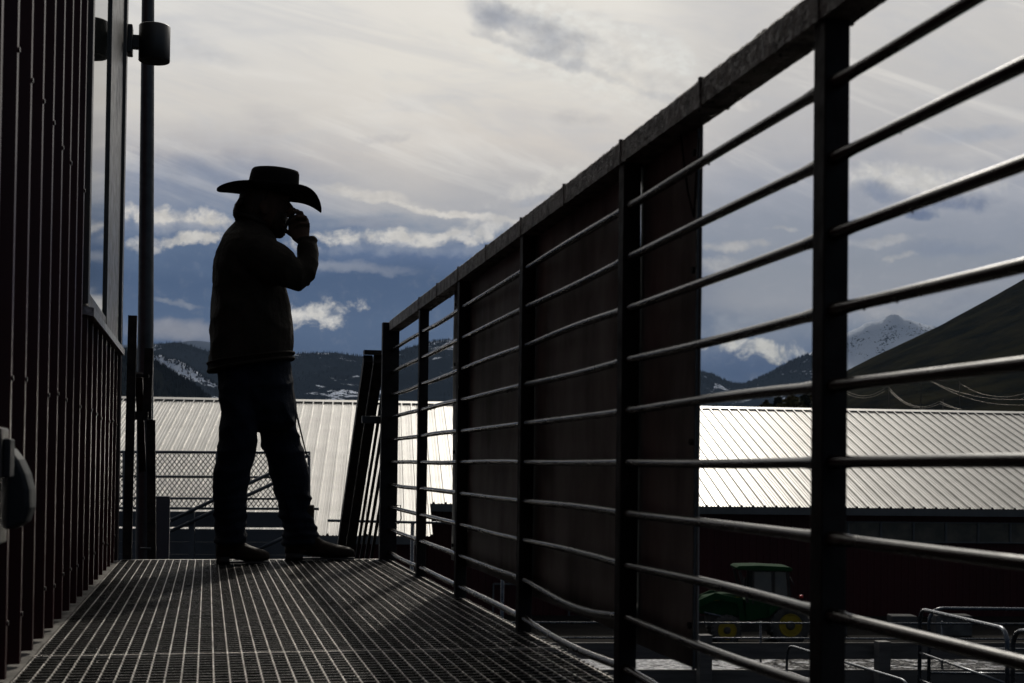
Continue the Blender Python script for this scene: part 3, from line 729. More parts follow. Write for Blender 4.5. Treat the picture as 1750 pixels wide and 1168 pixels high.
# ------------------------------------------------------------------ stair going down at the end, two handrails
ST = math.tan(R(38.8))
def stair_rail(name, px_top, side, label):
    xx = on(px_top, 700, Y=YE + .3).x
    e = empty(name, (xx, YE, 0), label, 'handrail', 'stair handrails')
    return xx, e
# right one: a square-tube frame whose top bar and lower bar descend away from the deck
xr, er = stair_rail('stair_handrail', 631, 1, 'black square-tube stair handrail going down beyond the right end post')
ztop = on(631, 607, Y=YE + .25).z
y0 = YE + .12
def desc(g, x, y, z, L_, w_=.045, h_=.045): g.bar((x, y, z), (x, y + L_ * math.cos(R(38.8)), z - L_ * math.sin(R(38.8))), w_, h_)
g = MB(); desc(g, xr - .018, y0 + .1, ztop - .02, 3.6); part(g, 'top_bar', M['black'], er)
g = MB(); desc(g, xr + .036, y0 + .1, ztop - .02, 3.6, .05, .05); part(g, 'top_bar', M['black'], er)
g = MB(); g.box(xr - .04, xr + .06, y0 + .07, y0 + .13, ztop, ztop + .02); part(g, 'cap_plate', M['black'], er)
for dz in (.10, .30, .50, .70):
    g = MB(); desc(g, XF - .004 - dz * .02, YE + .02, ztop - dz, 3.4, .014, .014); part(g, 'lower_bar', M['black'], er)
pz = on(622, 718, Y=YE + .1).z
g = MB(); g.box(on(617, 718, Y=YE + .1).x, XF + .01, YE + .05, YE + .08, pz - .018, pz + .018); part(g, 'latch_plate', M['galv'], er, .002)
# left one
xl, el = stair_rail('stair_handrail', 254, -1, 'black stair handrail at the foot of the grey pole, left of the man')
zt_ = on(254, 596, Y=YE + .2).z
g = MB(); g.bar((on(224, 700, Y=YE + .05).x, YE + .05, on(224, 540, Y=YE + .05).z), (on(222, 700, Y=YE + .05).x, YE + .05, -.02), .040, .04); part(g, 'end_post', M['black'], el)
xb = on(254, 640, Y=YE + .2).x
g = MB(); g.bar((xb, YE + .2, zt_), (xb - .004, YE + .2, on(254, 716, Y=YE + .2).z), .043, .04); part(g, 'upright', M['black'], el)
x2 = on(260, 840, Y=YE + .22).x
g = MB(); g.bar((on(254, 700, Y=YE + .24).x + .012, YE + .24, on(254, 718, Y=YE + .24).z), (on(262, 955, Y=YE + .24).x, YE + .24, -.35), .032, .04); part(g, 'lower_upright', M['black'], el)
for yy in (643, 711):
    zz = on(240, yy, Y=YE + .12).z
    g = MB(); g.box(on(226, yy, Y=YE + .12).x, xb + .005, YE + .1, YE + .13, zz - (.008 if yy < 700 else .02), zz + (.008 if yy < 700 else .02)); part(g, 'bracket', M['black'], el)
zz = on(243, 938, Y=YE + .2).z; g = MB(); g.tube([(on(240, 938, Y=YE + .2).x, YE + .2, zz), (x2, YE + .2, zz)], .006, 8); part(g, 'link_rod', M['galv'], el)
g = MB(); desc(g, xb - .05, YE + .3, zt_ - .12, 3.2, .035, .035); part(g, 'top_bar', M['black'], el)
# stair treads and stringers
stair = empty('steel_stair', ((xl + xr) / 2, YE, 0), 'black steel stair dropping away from the end of the walkway', 'stair')
g = MB()
for s_ in (xl + .02, xr + .03): g.bar((s_, YE + .06, -.10), (s_, YE + .06 + 6.2, -.10 - 6.2 * ST), .04, .22)
part(g, 'stringer', M['postm'], stair)
for k in range(24):
    yy = YE + .12 + k * .255; z = -.20 - k * .205
    part(MB().box(xl + .04, xr + .01, yy, yy + .24, z - .03, z), 'tread', M['crossbar'], stair)

# grey pole
pa = on(253, 0, Y=YE + .9); pb_ = on(249, 560, Y=YE + .9); pc = on(246, 955, Y=YE + .9)
pole = MB(); d_ = (pa - pb_).normalized()
top = pb_ + d_ * 4.2; bot = pb_ - d_ * 7.2
pole.tube([bot, pb_ - d_ * 1.2, pb_, pa, top], [.052, .044, .0405, .0325, .028], 20)
tag(pole.build('metal_pole', M['galv']), 'tall tapering grey metal pole beyond the corner of the red building', 'pole')
# ------------------------------------------------------------------ far catwalk with mesh guard
DC = 26.0
cw = empty('mesh_catwalk', tuple(on(400, 870, D=DC)), 'grey catwalk with wire mesh guard and sloping rails seen behind the man', 'catwalk')
def cp(px, py, dd=0.0): return on(px, py, D=DC + dd)
for y_, r in ((773, .028), (815, .024), (852, .022), (869, .026)):
    a, b = cp(60, y_ - 1), cp(529 if y_ < 860 else 545, y_ + 1); part(MB().tube([a, b], r, 8), 'guard_rail', M['steelgrey'], cw)
for px in (212, 371, 528): part(MB().tube([cp(px, 772), cp(px, 960)], .03, 8), 'guard_post', M['steelgrey'], cw)
part(MB().tube([cp(516, 778, .4), cp(516, 870, .4)], .02, 8), 'guard_post', M['steelgrey'], cw)
g = MB(); pitch = 8.2
def mesh_lines(x0, x1, y0, y1):
    hgt = y1 - y0
    for s_ in (1, -1):
        c = x0 - hgt
        while c < x1 + hgt:
            # line x = c + s*(y-y0)
            xa, ya, xb_, yb_ = c, y0, c + s_ * hgt * .8, y1
            if xa > xb_: xa, ya, xb_, yb_ = xb_, yb_, xa, ya
            if xb_ > x0 and xa < x1:
                if xa < x0: t = (x0 - xa) / (xb_ - xa); ya += (yb_ - ya) * t; xa = x0
                if xb_ > x1: t = (x1 - xa) / (xb_ - xa); yb_ = ya + (yb_ - ya) * t; xb_ = x1
                g.tube([cp(xa, ya, .02 * s_), cp(xb_, yb_, .02 * s_)], .0075, 4, cap=False)
            c += pitch
mesh_lines(60, 520, 774, 868)
part(g, 'wire_mesh', M['steelgrey'], cw)
for a, b in (((262, 904), (528, 778)), ((262, 922), (528, 798)), ((440, 940), (520, 903))): part(MB().tube([cp(*a, -.6), cp(*b, -.6)], .034, 8), 'sloping_rail', M['steelgrey'], cw)
part(MB().bar(cp(328, 868, -.5), cp(328, 975, -.5), .10, .10), 'guard_post', M['steelgrey'], cw)
# planked side below the deck, with narrow gaps
for ya, yb in ((873, 899.4), (902.6, 924.4), (924.7, 946), (946.3, 966)):
    g = MB(); a, b, c, d = cp(60, ya), cp(532, ya + 3), cp(532, yb + 3), cp(60, yb)
    g.quadbox([a, b, c, d] + [v + FW * .05 for v in (a, b, c, d)]); part(g, 'side_plank', M['steelgrey'], cw, label=None)
# distant pipe rail right of the stair
a, b = on(560, 890, D=30), on(900, 897, D=30)
pr = empty('pipe_fence', tuple(on(700, 1000, D=30)), 'single pipe rail fence beyond the end bay of the railing', 'fence')
part(MB().tube([a, b], .03, 8), 'pipe', M['pipe'], pr)
for px in (705, 860): t_ = on(px, 893, D=30); part(MB().tube([t_, (t_.x, t_.y, GZ)], .04, 8), 'post', M['pipe'], pr)
# square grey post
t_ = on(279, 848, D=11.0)
g = MB().bar((t_.x, t_.y, t_.z), (t_.x, t_.y, GZ), .108, .108, up=Vector((0, 1, 0)))
tag(g.build('grey_post', M['steelgrey'], bevel=.004), 'square blue-grey post standing just right of the black stair handrail by the pole', 'post')

# ------------------------------------------------------------------ timber fence in the yard
DF = 36.0
tf = empty('timber_fence', tuple(on(1300, 1168, D=DF)[:2]) + (GZ,), 'dark weathered timber fence with wide boards and cable rails in front of the tractor', 'fence')
for ya, yb in ((1099, 1127), (1145, 1176), (1192, 1226)):
    for xa, xb_ in ((840, 1205), (1205.5, 1508), (1508.5, 1850)):
        a, b, c, d = on(xa, ya, D=DF), on(xb_, ya, D=DF), on(xb_, yb, D=DF), on(xa, yb, D=DF)
        g = MB(); g.quadbox([a, b, c, d] + [v + FW * .06 for v in (a, b, c, d)]); part(g, 'board', M['wood'], tf)
for px, tp in ((905, 1092), (1204, 1085), (1508, 1096), (1800, 1090)):
    t_ = on(px, tp, D=DF - .25); part(MB().bar((t_.x, t_.y, t_.z), (t_.x, t_.y, GZ), .33, .3, up=Vector((0, 1, 0))), 'post', M['wood'], tf, .01)
for yy in (1064, 1090): part(MB().tube([on(840, yy, D=DF + .1), on(1850, yy + 3, D=DF + .1)], .028, 6), 'cable_rail', M['pipe'], tf)
for px in (1300, 1610): part(MB().tube([on(px, 1062, D=DF + .15), on(px, 1200, D=DF + .15)], .03, 6), 'stake', M['pipe'], tf)

# pipe gates at lower right
def rounded(pts, r, k=5):
    out = [pts[0]]
    for i in range(1, len(pts) - 1):
        p0, p1, p2 = map(Vector, pts[i - 1:i + 2]); a = p1 + (p0 - p1).normalized() * r; b = p1 + (p2 - p1).normalized() * r
        for j in range(k + 1): t = j / k; out.append(a * (1 - t) ** 2 + p1 * 2 * t * (1 - t) + b * t * t)
    out.append(pts[-1]); return out
DG = 30.0
def pipe_gate(tops, bots, D0, D1, label, name='pipe_gate', mids=(.35, .62, .88)):
    (xa, ya), (xb_, yb) = tops; (xc, yc_), (xd, yd) = bots
    A, B, C_, D_ = on(xa, ya, D=D0), on(xb_, yb, D=D1), on(xc, yc_, D=D0), on(xd, yd, D=D1)
    e = empty(name, (C_.x, C_.y, C_.z), label, 'gate', 'pipe gates in the yard')
    part(MB().tube(rounded([C_, A, B, D_], .35), .045, 10), 'frame', M['pipe'], e)
    for m_ in mids:
        part(MB().tube([A.lerp(C_, m_), B.lerp(D_, m_)], .03, 8), 'bar', M['pipe'], e)
    return e
def gnd(px, D): p = on(px, 1100, D=D); return (p.x, p.y)
def gate2(px0, y0_, D0, px1, y1_, D1, label, hh=2.9, r=.045):
    A, B = on(px0, y0_, D=D0), on(px1, y1_, D=D1)
    C_, D_ = Vector((A.x, A.y, A.z - hh)), Vector((B.x, B.y, A.z - hh))
    e = empty('pipe_gate', (C_.x, C_.y, GZ), label, 'gate', 'pipe gates in the yard')
    part(MB().tube(rounded([C_, A, B, D_], .38), r, 12), 'frame', M['pipe'], e)
    for m_ in (.34, .55, .76, .96): part(MB().tube([A.lerp(C_, m_), B.lerp(D_, m_)], .028, 8), 'bar', M['pipe'], e)
gate2(1572, 1041, 31, 1722, 1076, 26, 'blue-grey pipe gate with a sloping rounded top rail at lower right')
gate2(1588, 1040, 34, 1860, 1043, 34, 'long level pipe gate behind the sloping one at lower right')
gate2(1731, 1076, 25, 1900, 1100, 22, 'pipe gate cut off by the right edge of the picture')
gate2(1345, 1102, 33, 1555, 1166, 27, 'low pipe gate whose top rail slopes down right behind the large railing post', 1.9, .03)
# concrete feed blocks by the barn
for px0, px1, yt, yb, lab in ((1412, 1448, 1044, 1062, 'small grey concrete block just right of the large railing post'), (1525, 1568, 1053, 1072, 'grey concrete block left of the sloping pipe gate'), (1600, 1662, 1052, 1070, 'wide grey concrete block seen through the sloping pipe gate')):
    a, b = on(px0, yt, D=52), on(px1, yt, D=52)
    g = MB(); wv = (b - a); nv = Vector((-wv.y, wv.x, 0)).normalized() * .8
    zb_ = GZ
    g.quadbox([(a.x, a.y, zb_), (b.x, b.y, zb_), (b.x + nv.x, b.y + nv.y, zb_), (a.x + nv.x, a.y + nv.y, zb_), (a.x, a.y, a.z), (b.x, b.y, a.z), (b.x + nv.x, b.y + nv.y, a.z), (a.x + nv.x, a.y + nv.y, a.z)])
    tag(g.build('concrete_block', M['block'], bevel=.04), lab, 'block', 'concrete blocks along the barn')

# ------------------------------------------------------------------ tractor (faces left), built in photo-plane units then real metres
DT = 49.0; SC = DT / F
tc = on(1297, 1099, D=DT); tr_ = empty('tractor', (tc.x, tc.y, GZ), 'green loader tractor with yellow wheel rims parked in front of the barn', 'tractor', rz=0.0)
def T(px, py, dd=0.0):       # metres along RT and up, depth dd behind the near side
    return Vector((tc.x, tc.y, 0)) + RT * ((px - 1297) * SC) + FW * dd + UP * (GZ + (1099 - py) * SC)
def slab(g, poly, d0, d1):   # extruded outline in the side view
    a = [g.bm.verts.new(T(x, y, d0)) for x, y in poly]; b = [g.bm.verts.new(T(x, y, d1)) for x, y in poly]
    n_ = len(a); g.bm.faces.new(a); g.bm.faces.new(b[::-1])
    for i in range(n_): g.bm.faces.new((a[i], a[(i + 1) % n_], b[(i + 1) % n_], b[i]))
g = MB(); slab(g, [(1200, 1052), (1198, 1036), (1206, 1022), (1240, 1016), (1272, 1016), (1276, 1056)], .45, 1.25); part(g, 'hood', M['green'], tr_, .05)
g = MB(); slab(g, [(1212, 1054), (1276, 1054), (1366, 1060), (1366, 1076), (1276, 1082), (1212, 1074)], .5, 1.2); part(g, 'chassis', M['tyre'], tr_, .02)
g = MB(); slab(g, [(1208, 1030), (1244, 1022), (1270, 1021), (1244, 1027)], .43, .46); part(g, 'hood_stripe', M['yellow'], tr_)
g = MB(); slab(g, [(1260, 974), (1258, 970), (1264, 967), (1300, 966), (1350, 968), (1356, 972), (1352, 976)], .12, 1.58); part(g, 'cab_roof', M['green'], tr_, .03)
g = MB()
for poly in ([(1262, 976), (1267, 976), (1282, 1030), (1277, 1030)], [(1287, 976), (1290, 976), (1290, 1032), (1287, 1032)], [(1320, 976), (1325, 976), (1326, 1036), (1321, 1036)], [(1345, 976), (1349, 976), (1353, 1020), (1349, 1020)]):
    slab(g, poly, .2, .27); slab(g, poly, 1.43, 1.5)
part(g, 'cab_frame', M['black'], tr_)
g = MB(); slab(g, [(1276, 1026), (1350, 1020), (1356, 1050), (1276, 1062)], .25, 1.45); part(g, 'cab_body', M['green'], tr_, .03)
g = MB()
for dd in (.24, 1.46):
    g = MB(); slab(g, [(1290.5, 977), (1319.5, 977), (1320.5, 1026), (1290.5, 1026)], dd, dd + .01); part(g, 'cab_window', M['cabglass'], tr_); g = MB(); slab(g, [(1325.5, 977), (1344, 977), (1348, 1020), (1326, 1024)], dd, dd + .01)
    part(g, 'cab_window', M['cabglass'], tr_)
g = MB(); pts = [(1314, 1052)] + [(1350 + 44 * math.cos(t), 1067 + 44 * math.sin(t)) for t in [math.pi + math.pi * k / 10 for k in range(2, 9)]] + [(1386, 1040), (1380, 1044)] + [(1350 + 36 * math.cos(t), 1067 + 36 * math.sin(t)) for t in [2 * math.pi - math.pi * k / 10 for k in range(2, 9)]]
slab(g, pts, -.05, .45); slab(g, pts, 1.25, 1.75); part(g, 'fender', M['green'], tr_)
part(MB().box(*[0, .001] * 3) if False else MB().tube([T(1366, 1018, .1), T(1372, 1018, .1)], .06, 8), 'tail_light', mat('red_lens', (.4, .01, .01), .2), tr_)
def wheel(px, py, R_, rim, d0, wd):
    c = T(px, py, d0); g = MB(); rows = []
    K_ = 40
    def ring(r, dd): return [c + RT * (r * math.cos(2 * math.pi * i / K_)) + UP * (r * math.sin(2 * math.pi * i / K_)) + FW * dd for i in range(K_)]
    g.rings([ring(rim, .02), ring(rim * 1.06, 0), ring(R_ * .9, 0), ring(R_ * .985, .05), ring(R_, wd * .5), ring(R_ * .985, wd - .05), ring(R_ * .9, wd), ring(rim, wd)], cap=False)
    for i in range(22):
        t = 2 * math.pi * i / 22; a = c + (RT * math.cos(t) + UP * math.sin(t)) * R_ * .97; b = c + (RT * math.cos(t + .16) + UP * math.sin(t + .16)) * R_ * 1.01 + FW * wd * .5
        g.bar(a + FW * .01, b, .05, .06); a2 = c + (RT * math.cos(t + .14) + UP * math.sin(t + .14)) * R_ * .97 + FW * (wd - .01); g.bar(a2, b, .05, .06)
    o = part(g, 'wheel', M['tyre'], tr_)
    g = MB(); g.rings([ring(rim * 1.0, .03), ring(rim * .97, -.005), ring(rim * .88, .02), ring(rim * .8, .12), ring(rim * .42, .13), ring(rim * .34, .05), ring(.03, .04)], cap=True)
    subpart(g, 'rim', M['yellow'], o, tr_)
    g = MB()
    for i in range(8):
        t = 2 * math.pi * i / 8; a = c + (RT * math.cos(t) + UP * math.sin(t)) * rim * .56
        g.tube([a + FW * .10, a + FW * .125], rim * .12, 10)
    subpart(g, 'rim_hole', M['tyre'], o, tr_)
    g = MB(); g.rings([ring(rim * .40, .128), ring(rim * .40, .03), ring(rim * .30, -.01), ring(rim * .10, -.015)]); subpart(g, 'hub', M['tyre'], o, tr_)
def w_(px, py, R_px, rim_px, wd):
    wheel(px, py, R_px * SC, rim_px * SC, .0, wd); wheel(px, py, R_px * SC, rim_px * SC, 1.7 - wd, wd)
w_(1243, 1077, 25, 16, .38); w_(1351, 1067, 34, 20, .48)
g = MB()
for dd in (.25, 1.35):
    slab(g, [(1262, 1026), (1270, 1024), (1276, 1060), (1266, 1060)], dd, dd + .1)
    slab(g, [(1270, 1024), (1264, 1032), (1225, 1026), (1190, 1042), (1176, 1080), (1168, 1078), (1180, 1034), (1224, 1014)], dd, dd + .1)
part(g, 'loader_arm', M['green'], tr_)
g = MB(); slab(g, [(1176, 1062), (1168, 1060), (1150, 1070), (1140, 1096), (1172, 1098), (1178, 1080)], -.05, 1.8); part(g, 'bucket', M['green'], tr_)
part(MB().tube([T(1262, 1060, .3), T(1205, 1048, .3)], .04, 8), 'loader_cylinder', M['pipe'], tr_)
part(MB().tube([T(1280, 1014, .9), T(1280, 990, .9)], .05, 8), 'exhaust', M['black'], tr_)
part(MB().tube([T(1356, 998, .0), T(1350, 985, .15)], .02, 6), 'mirror_arm', M['black'], tr_)

# ------------------------------------------------------------------ power lines over the hill
def catenary(a, b, sag, n_=14): return [Vector(a).lerp(Vector(b), t / n_) - UP * (sag * 4 * (t / n_) * (1 - t / n_)) for t in range(n_ + 1)]
poles = [('utility_pole', 1444, 664, 330), ('utility_pole', 1519, 662, 300), ('utility_pole', 1612, 688, 260), ('utility_pole', 1640, 655, 420), ('utility_pole', 1574, 648, 460)]
labs = ['thin dark utility pole just right of the large railing post', 'thin dark utility pole where the bright double wires begin', 'utility pole standing lower where the bright wires bend down', 'utility pole higher on the dark hill carrying the long faint wires', 'farthest utility pole on the dark hill at the upper end of the faint wires']
for (nm, px, py, D_), lb in zip(poles, labs):
    t_ = on(px, py, D=D_); e = empty(nm, (t_.x, t_.y, t_.z - 11), lb, 'utility pole', 'utility poles on the hill')
    part(MB().tube([(t_.x, t_.y, t_.z - 11), (t_.x, t_.y, t_.z + .6)], [.17, .11], 8), 'pole', M['polewood'], e)
    part(MB().bar((t_.x, t_.y, t_.z) - RT * 1.1 if False else Vector((t_.x, t_.y, t_.z)) - RT * 1.1, Vector((t_.x, t_.y, t_.z)) + RT * 1.1, .1, .12), 'crossarm', M['polewood'], e)
wires = [((1444, 666, 330), (1512, 664, 300), 1.6), ((1444, 671, 330), (1512, 669, 300), 1.4), ((1519, 662, 300), (1606, 686, 260), 2.4), ((1519, 666, 300), (1606, 690, 260), 2.2),
         ((1606, 686, 260), (1645, 700, 235), .2), ((1606, 690, 260), (1640, 700, 235), .1), ((1585, 648, 460), (1760, 682, 380), 2.4), ((1590, 651, 460), (1760, 692, 380), 2.6), ((1640, 655, 420), (1760, 670, 370), 2.6)]
for k, (a, b, sg) in enumerate(wires):
    far = a[2] > 400
    o = MB().tube(catenary(on(a[0], a[1], D=a[2]), on(b[0], b[1], D=b[2]), sg), .024 if not far else .024, 5).build('power_line', M['wire'])
    tag(o, ['upper of two short bright wires by the large railing post', 'lower of two short bright wires by the large railing post', 'upper of the two bright wires curving down across the hill', 'lower of the two bright wires curving down across the hill',
            'upper end wire dropping behind the barn ridge', 'lower end wire dropping behind the barn ridge', 'highest long faint wire on the dark hill', 'middle long faint wire on the dark hill', 'right-hand faint wire running off the picture edge'][k], 'wire', 'power lines over the hill')
# bushes and small trees between barn and hill
lm = mat('autumn_leaves', (.085, .065, .022), .8, spec=.1, var=(.04, .04, .018), vscale=.4)
def small_tree(px, py, D_, hh, label, m=lm, cone=False):
    t_ = on(px, py, D=D_); base = t_.z - hh; e = empty('small_tree', (t_.x, t_.y, base), label, 'tree', 'trees behind the barn ridge')
    part(MB().tube([(t_.x, t_.y, base), (t_.x + .1, t_.y, base + hh * .5), (t_.x, t_.y, base + hh * .85)], [.22, .14, .05], 8), 'trunk', M['polewood'], e)
    g = MB(); rr = random.Random(px)
    for _ in range(1500):
        u = rr.random() ** .6; th = rr.random() * 6.283; zf = rr.random()
        rad = hh * (.30 * (1 - zf) + .04 if cone else .36 * math.sin(math.pi * min(1, zf * .9 + .12)) ** .7) * u * (.75 + .5 * mnoise.noise(Vector((th * 1.3, zf * 4, px))))
        c = Vector((t_.x + rad * math.cos(th), t_.y + rad * math.sin(th), base + hh * (.18 + .82 * zf)))
        s_ = hh * .032; a = Vector((rr.gauss(0, 1), rr.gauss(0, 1), rr.gauss(0, 1))).normalized() * s_; b = Vector((rr.gauss(0, 1), rr.gauss(0, 1), rr.gauss(0, 1))).normalized() * s_
        g.bm.faces.new([g.bm.verts.new(c + v) for v in (a, b, -a, -b)])
    part(g, 'crown', m, e)
dk = mat('dark_needles', (.022, .026, .018), .9, spec=.1)
small_tree(1310, 686, 180, 9, 'olive leafy tree at the left end of the row above the barn ridge')
small_tree(1330, 680, 180, 9, 'dark pointed conifer second from the left above the barn ridge', dk, True)
small_tree(1352, 674, 175, 10, 'tawny leafy tree in the middle of the row above the barn ridge')
small_tree(1376, 676, 178, 10, 'dark conifer beside the large railing post above the barn ridge', dk, True)
small_tree(1398, 668, 185, 10, 'tawny leafy tree hidden behind the large railing post')

# ------------------------------------------------------------------ the man
YM = 6.30
man = empty('person', tuple(on(440, 955, Y=YM))[:2] + (0,), 'man in a cowboy hat, canvas jacket and jeans holding a phone to his face', 'person')
def mp(px, py, dy=0.0): return on(px, py, Y=YM + dy)
PXM = F / (YM * math.cos(TH) + .0)      # px per metre at the man
def limb(g, pts, k=18):
    """pts: (px, py, dy, width px in the side view, depth radius m)"""
    C_ = [mp(a, b, c) for a, b, c, _, _ in pts]; L = []; ref = Vector((0, 1, 0)); n_ = len(C_)
    for i, (_, _, _, w_, rd) in enumerate(pts):
        d = (C_[min(i + 1, n_ - 1)] - C_[max(i - 1, 0)]).normalized()
        y_ = (ref - d * ref.dot(d)).normalized(); x_ = d.cross(y_).normalized(); rp = w_ / 2 / PXM
        L.append([C_[i] + x_ * rp * math.cos(2 * math.pi * t / k) + y_ * rd * math.sin(2 * math.pi * t / k) for t in range(k)])
    g.rings(L)
def slices(g, rows, k=26, sq=.85):
    """rows: (py, xl, xr, dy, depth radius, tilt px) horizontal rings"""
    L = []
    for py, xl_, xr_, dy, rd, tl in rows:
        ring = []
        for t in range(k):
            a = 2 * math.pi * t / k; ca, sa = math.cos(a), math.sin(a)
            ca = math.copysign(abs(ca) ** sq, ca); sa = math.copysign(abs(sa) ** sq, sa)
            c = mp((xl_ + xr_) / 2, py, dy)
            ring.append(Vector((c.x + (xr_ - xl_) / 2 / PXM * ca, c.y + rd * sa, c.z + tl / PXM * ca)))
        L.append(ring)
    g.rings(L)
def solidify_union(g, name, m, voxel, smooth=2, disp=None, label=None, iters=None):
    bmesh.ops.recalc_face_normals(g.bm, faces=g.bm.faces[:])
    me = bpy.data.meshes.new(name); g.bm.to_mesh(me); g.bm.free(); o = link(bpy.data.objects.new(name, me))
    r = o.modifiers.new('r', 'REMESH'); r.mode = 'VOXEL'; r.voxel_size = voxel; r.use_smooth_shade = True
    s_ = o.modifiers.new('s', 'SMOOTH'); s_.factor = .5; s_.iterations = smooth
    dg = bpy.context.evaluated_depsgraph_get(); dg.update(); me2 = bpy.data.meshes.new_from_object(o.evaluated_get(dg)); o.modifiers.clear(); o.data = me2; bpy.data.meshes.remove(me)
    if disp:
        me2.update(); no = [v.normal.copy() for v in me2.vertices]
        for v, nn in zip(me2.vertices, no): v.co += nn * disp(v.co)
    for p_ in me2.polygons: p_.use_smooth = True
    me2.materials.clear(); me2.materials.append(m); to_local(o, man); return o
# --- body: one continuous figure (head with face, neck, torso, arms, hands with fingers, legs)
g = MB()
# skull, tilted forward (facing +x)
slices(g, [(308, 440, 470, 0, .035, 0), (312, 428, 480, 0, .058, 0), (322, 418, 488, 0, .074, 0), (338, 414, 492, 0, .078, 0), (352, 415, 492, 0, .077, 0), (366, 420, 491, 0, .073, 0), (380, 432, 489, 0, .064, 0), (392, 450, 486, 0, .050, 0), (401, 464, 482, 0, .032, 0)], sq=1)
limb(g, [(488, 344, 0, 10, .012), (496, 356, 0, 12, .014), (501, 364, 0, 11, .016), (495, 369, 0, 8, .012)], 12)          # nose
limb(g, [(488, 341, -.045, 8, .02), (492, 339, 0, 9, .03), (488, 341, .045, 8, .02)], 10)                                 # brow
limb(g, [(486, 376, -.018, 8, .008), (492, 376, 0, 8, .01), (486, 376, .018, 8, .008)], 10)                                # upper lip
limb(g, [(485, 382, -.016, 7, .008), (490, 382, 0, 8, .01), (485, 382, .016, 7, .008)], 10)                                # lower lip
limb(g, [(476, 396, 0, 14, .02), (485, 395, 0, 10, .016)], 12)                                                           # chin
for s_ in (-1, 1):
    limb(g, [(452, 344, s_ * .076, 12, .008), (450, 354, s_ * .084, 17, .008), (452, 366, s_ * .078, 9, .007)], 12)       # ear
    limb(g, [(484, 350, s_ * .032, 9, .013), (487, 350, s_ * .032, 7, .011)], 10)                                          # eyeball / lid
# neck and trunk
slices(g, [(362, 428, 466, 0, .055, 0), (385, 418, 458, 0, .058, 0), (402, 408, 462, 0, .075, 0), (415, 396, 462, 0, .15, 0), (440, 388, 466, 0, .18, 0), (480, 382, 474, 0, .165, 0), (540, 380, 484, 0, .145, 0), (600, 382, 486, 0, .155, 0), (645, 384, 490, 0, .16, 0), (690, 392, 488, 0, .15, 0)])
# near arm (right arm) raised to the face
limb(g, [(430, 428, -.15, 54, .06), (462, 452, -.19, 46, .052), (500, 474, -.19, 38, .045), (516, 474, -.18, 38, .042), (523, 455, -.16, 32, .038), (522, 432, -.12, 26, .03), (520, 415, -.105, 21, .026), (515, 406, -.095, 30, .019), (511, 396, -.088, 38, .017), (511, 385, -.084, 38, .017), (512, 374, -.082, 32, .015), (512, 368, -.08, 22, .012)])
# fingers of the near hand, curled round the phone: root, knuckle, middle joint, tip
for (r0, r1, r2, r3, wd) in (((514, 374, -.095), (508, 361, -.105), (497, 358, -.100), (488, 364, -.088), 7.4),
                             ((519, 378, -.090), (515, 364, -.104), (502, 362, -.112), (491, 371, -.096), 7.8),
                             ((523, 385, -.082), (522, 372, -.102), (507, 371, -.116), (493, 381, -.098), 7.4),
                             ((526, 394, -.074), (527, 383, -.094), (512, 382, -.112), (499, 391, -.098), 6.6)):
    q_ = [(*r0, wd, .0105), (*[(a + b) / 2 for a, b in zip(r0, r1)], wd, .010), (*r1, wd * 1.04, .0105), (*[(a + b) / 2 for a, b in zip(r1, r2)], wd * .92, .0092), (*r2, wd * .95, .0096), (*[(a + b) / 2 for a, b in zip(r2, r3)], wd * .85, .0085), (*r3, wd * .6, .006)]
    limb(g, q_, 10)
limb(g, [(508, 404, -.085, 11, .013), (498, 401, -.075, 9, .012), (489, 395, -.062, 8, .011), (484, 386, -.052, 7.2, .0095), (483, 380, -.050, 4, .005)], 10)   # thumb
# far arm hanging, hand at the hip holding the stick
limb(g, [(432, 430, .15, 54, .06), (432, 470, .20, 44, .05), (436, 515, .215, 36, .042), (452, 552, .205, 30, .036), (470, 584, .185, 22, .028), (478, 596, .18, 24, .018), (484, 612, .178, 26, .016), (488, 620, .176, 24, .014)])
for j in range(4):
    a = (487 - j * 3, 618 + j * 2, .165 + j * .004); b = (494 - j * 4, 626 + j * 2, .160); c = (490 - j * 4, 632 + j, .150)
    limb(g, [(*a, 6.6, .009), (*b, 6.6, .009), (*c, 5.6, .008), (c[0] - 5, c[1] - 2, .146, 4, .006)], 10)
limb(g, [(480, 604, .165, 8, .010), (487, 612, .150, 7, .010), (490, 622, .147, 6.4, .009), (489, 627, .147, 4, .005)], 10)
# legs
limb(g, [(412, 660, -.08, 66, .075), (408, 740, -.09, 54, .07), (402, 800, -.09, 42, .058), (396, 850, -.09, 38, .052), (394, 900, -.09, 30, .04), (394, 938, -.09, 26, .036), (400, 948, -.09, 24, .034)])
limb(g, [(464, 660, .10, 62, .075), (476, 740, .12, 52, .07), (487, 800, .13, 42, .058), (497, 850, .14, 38, .052), (508, 900, .14, 30, .04), (512, 930, .14, 26, .036), (520, 944, .14, 24, .034)])
body = solidify_union(g, 'body', M['skin'], .0042, 1)
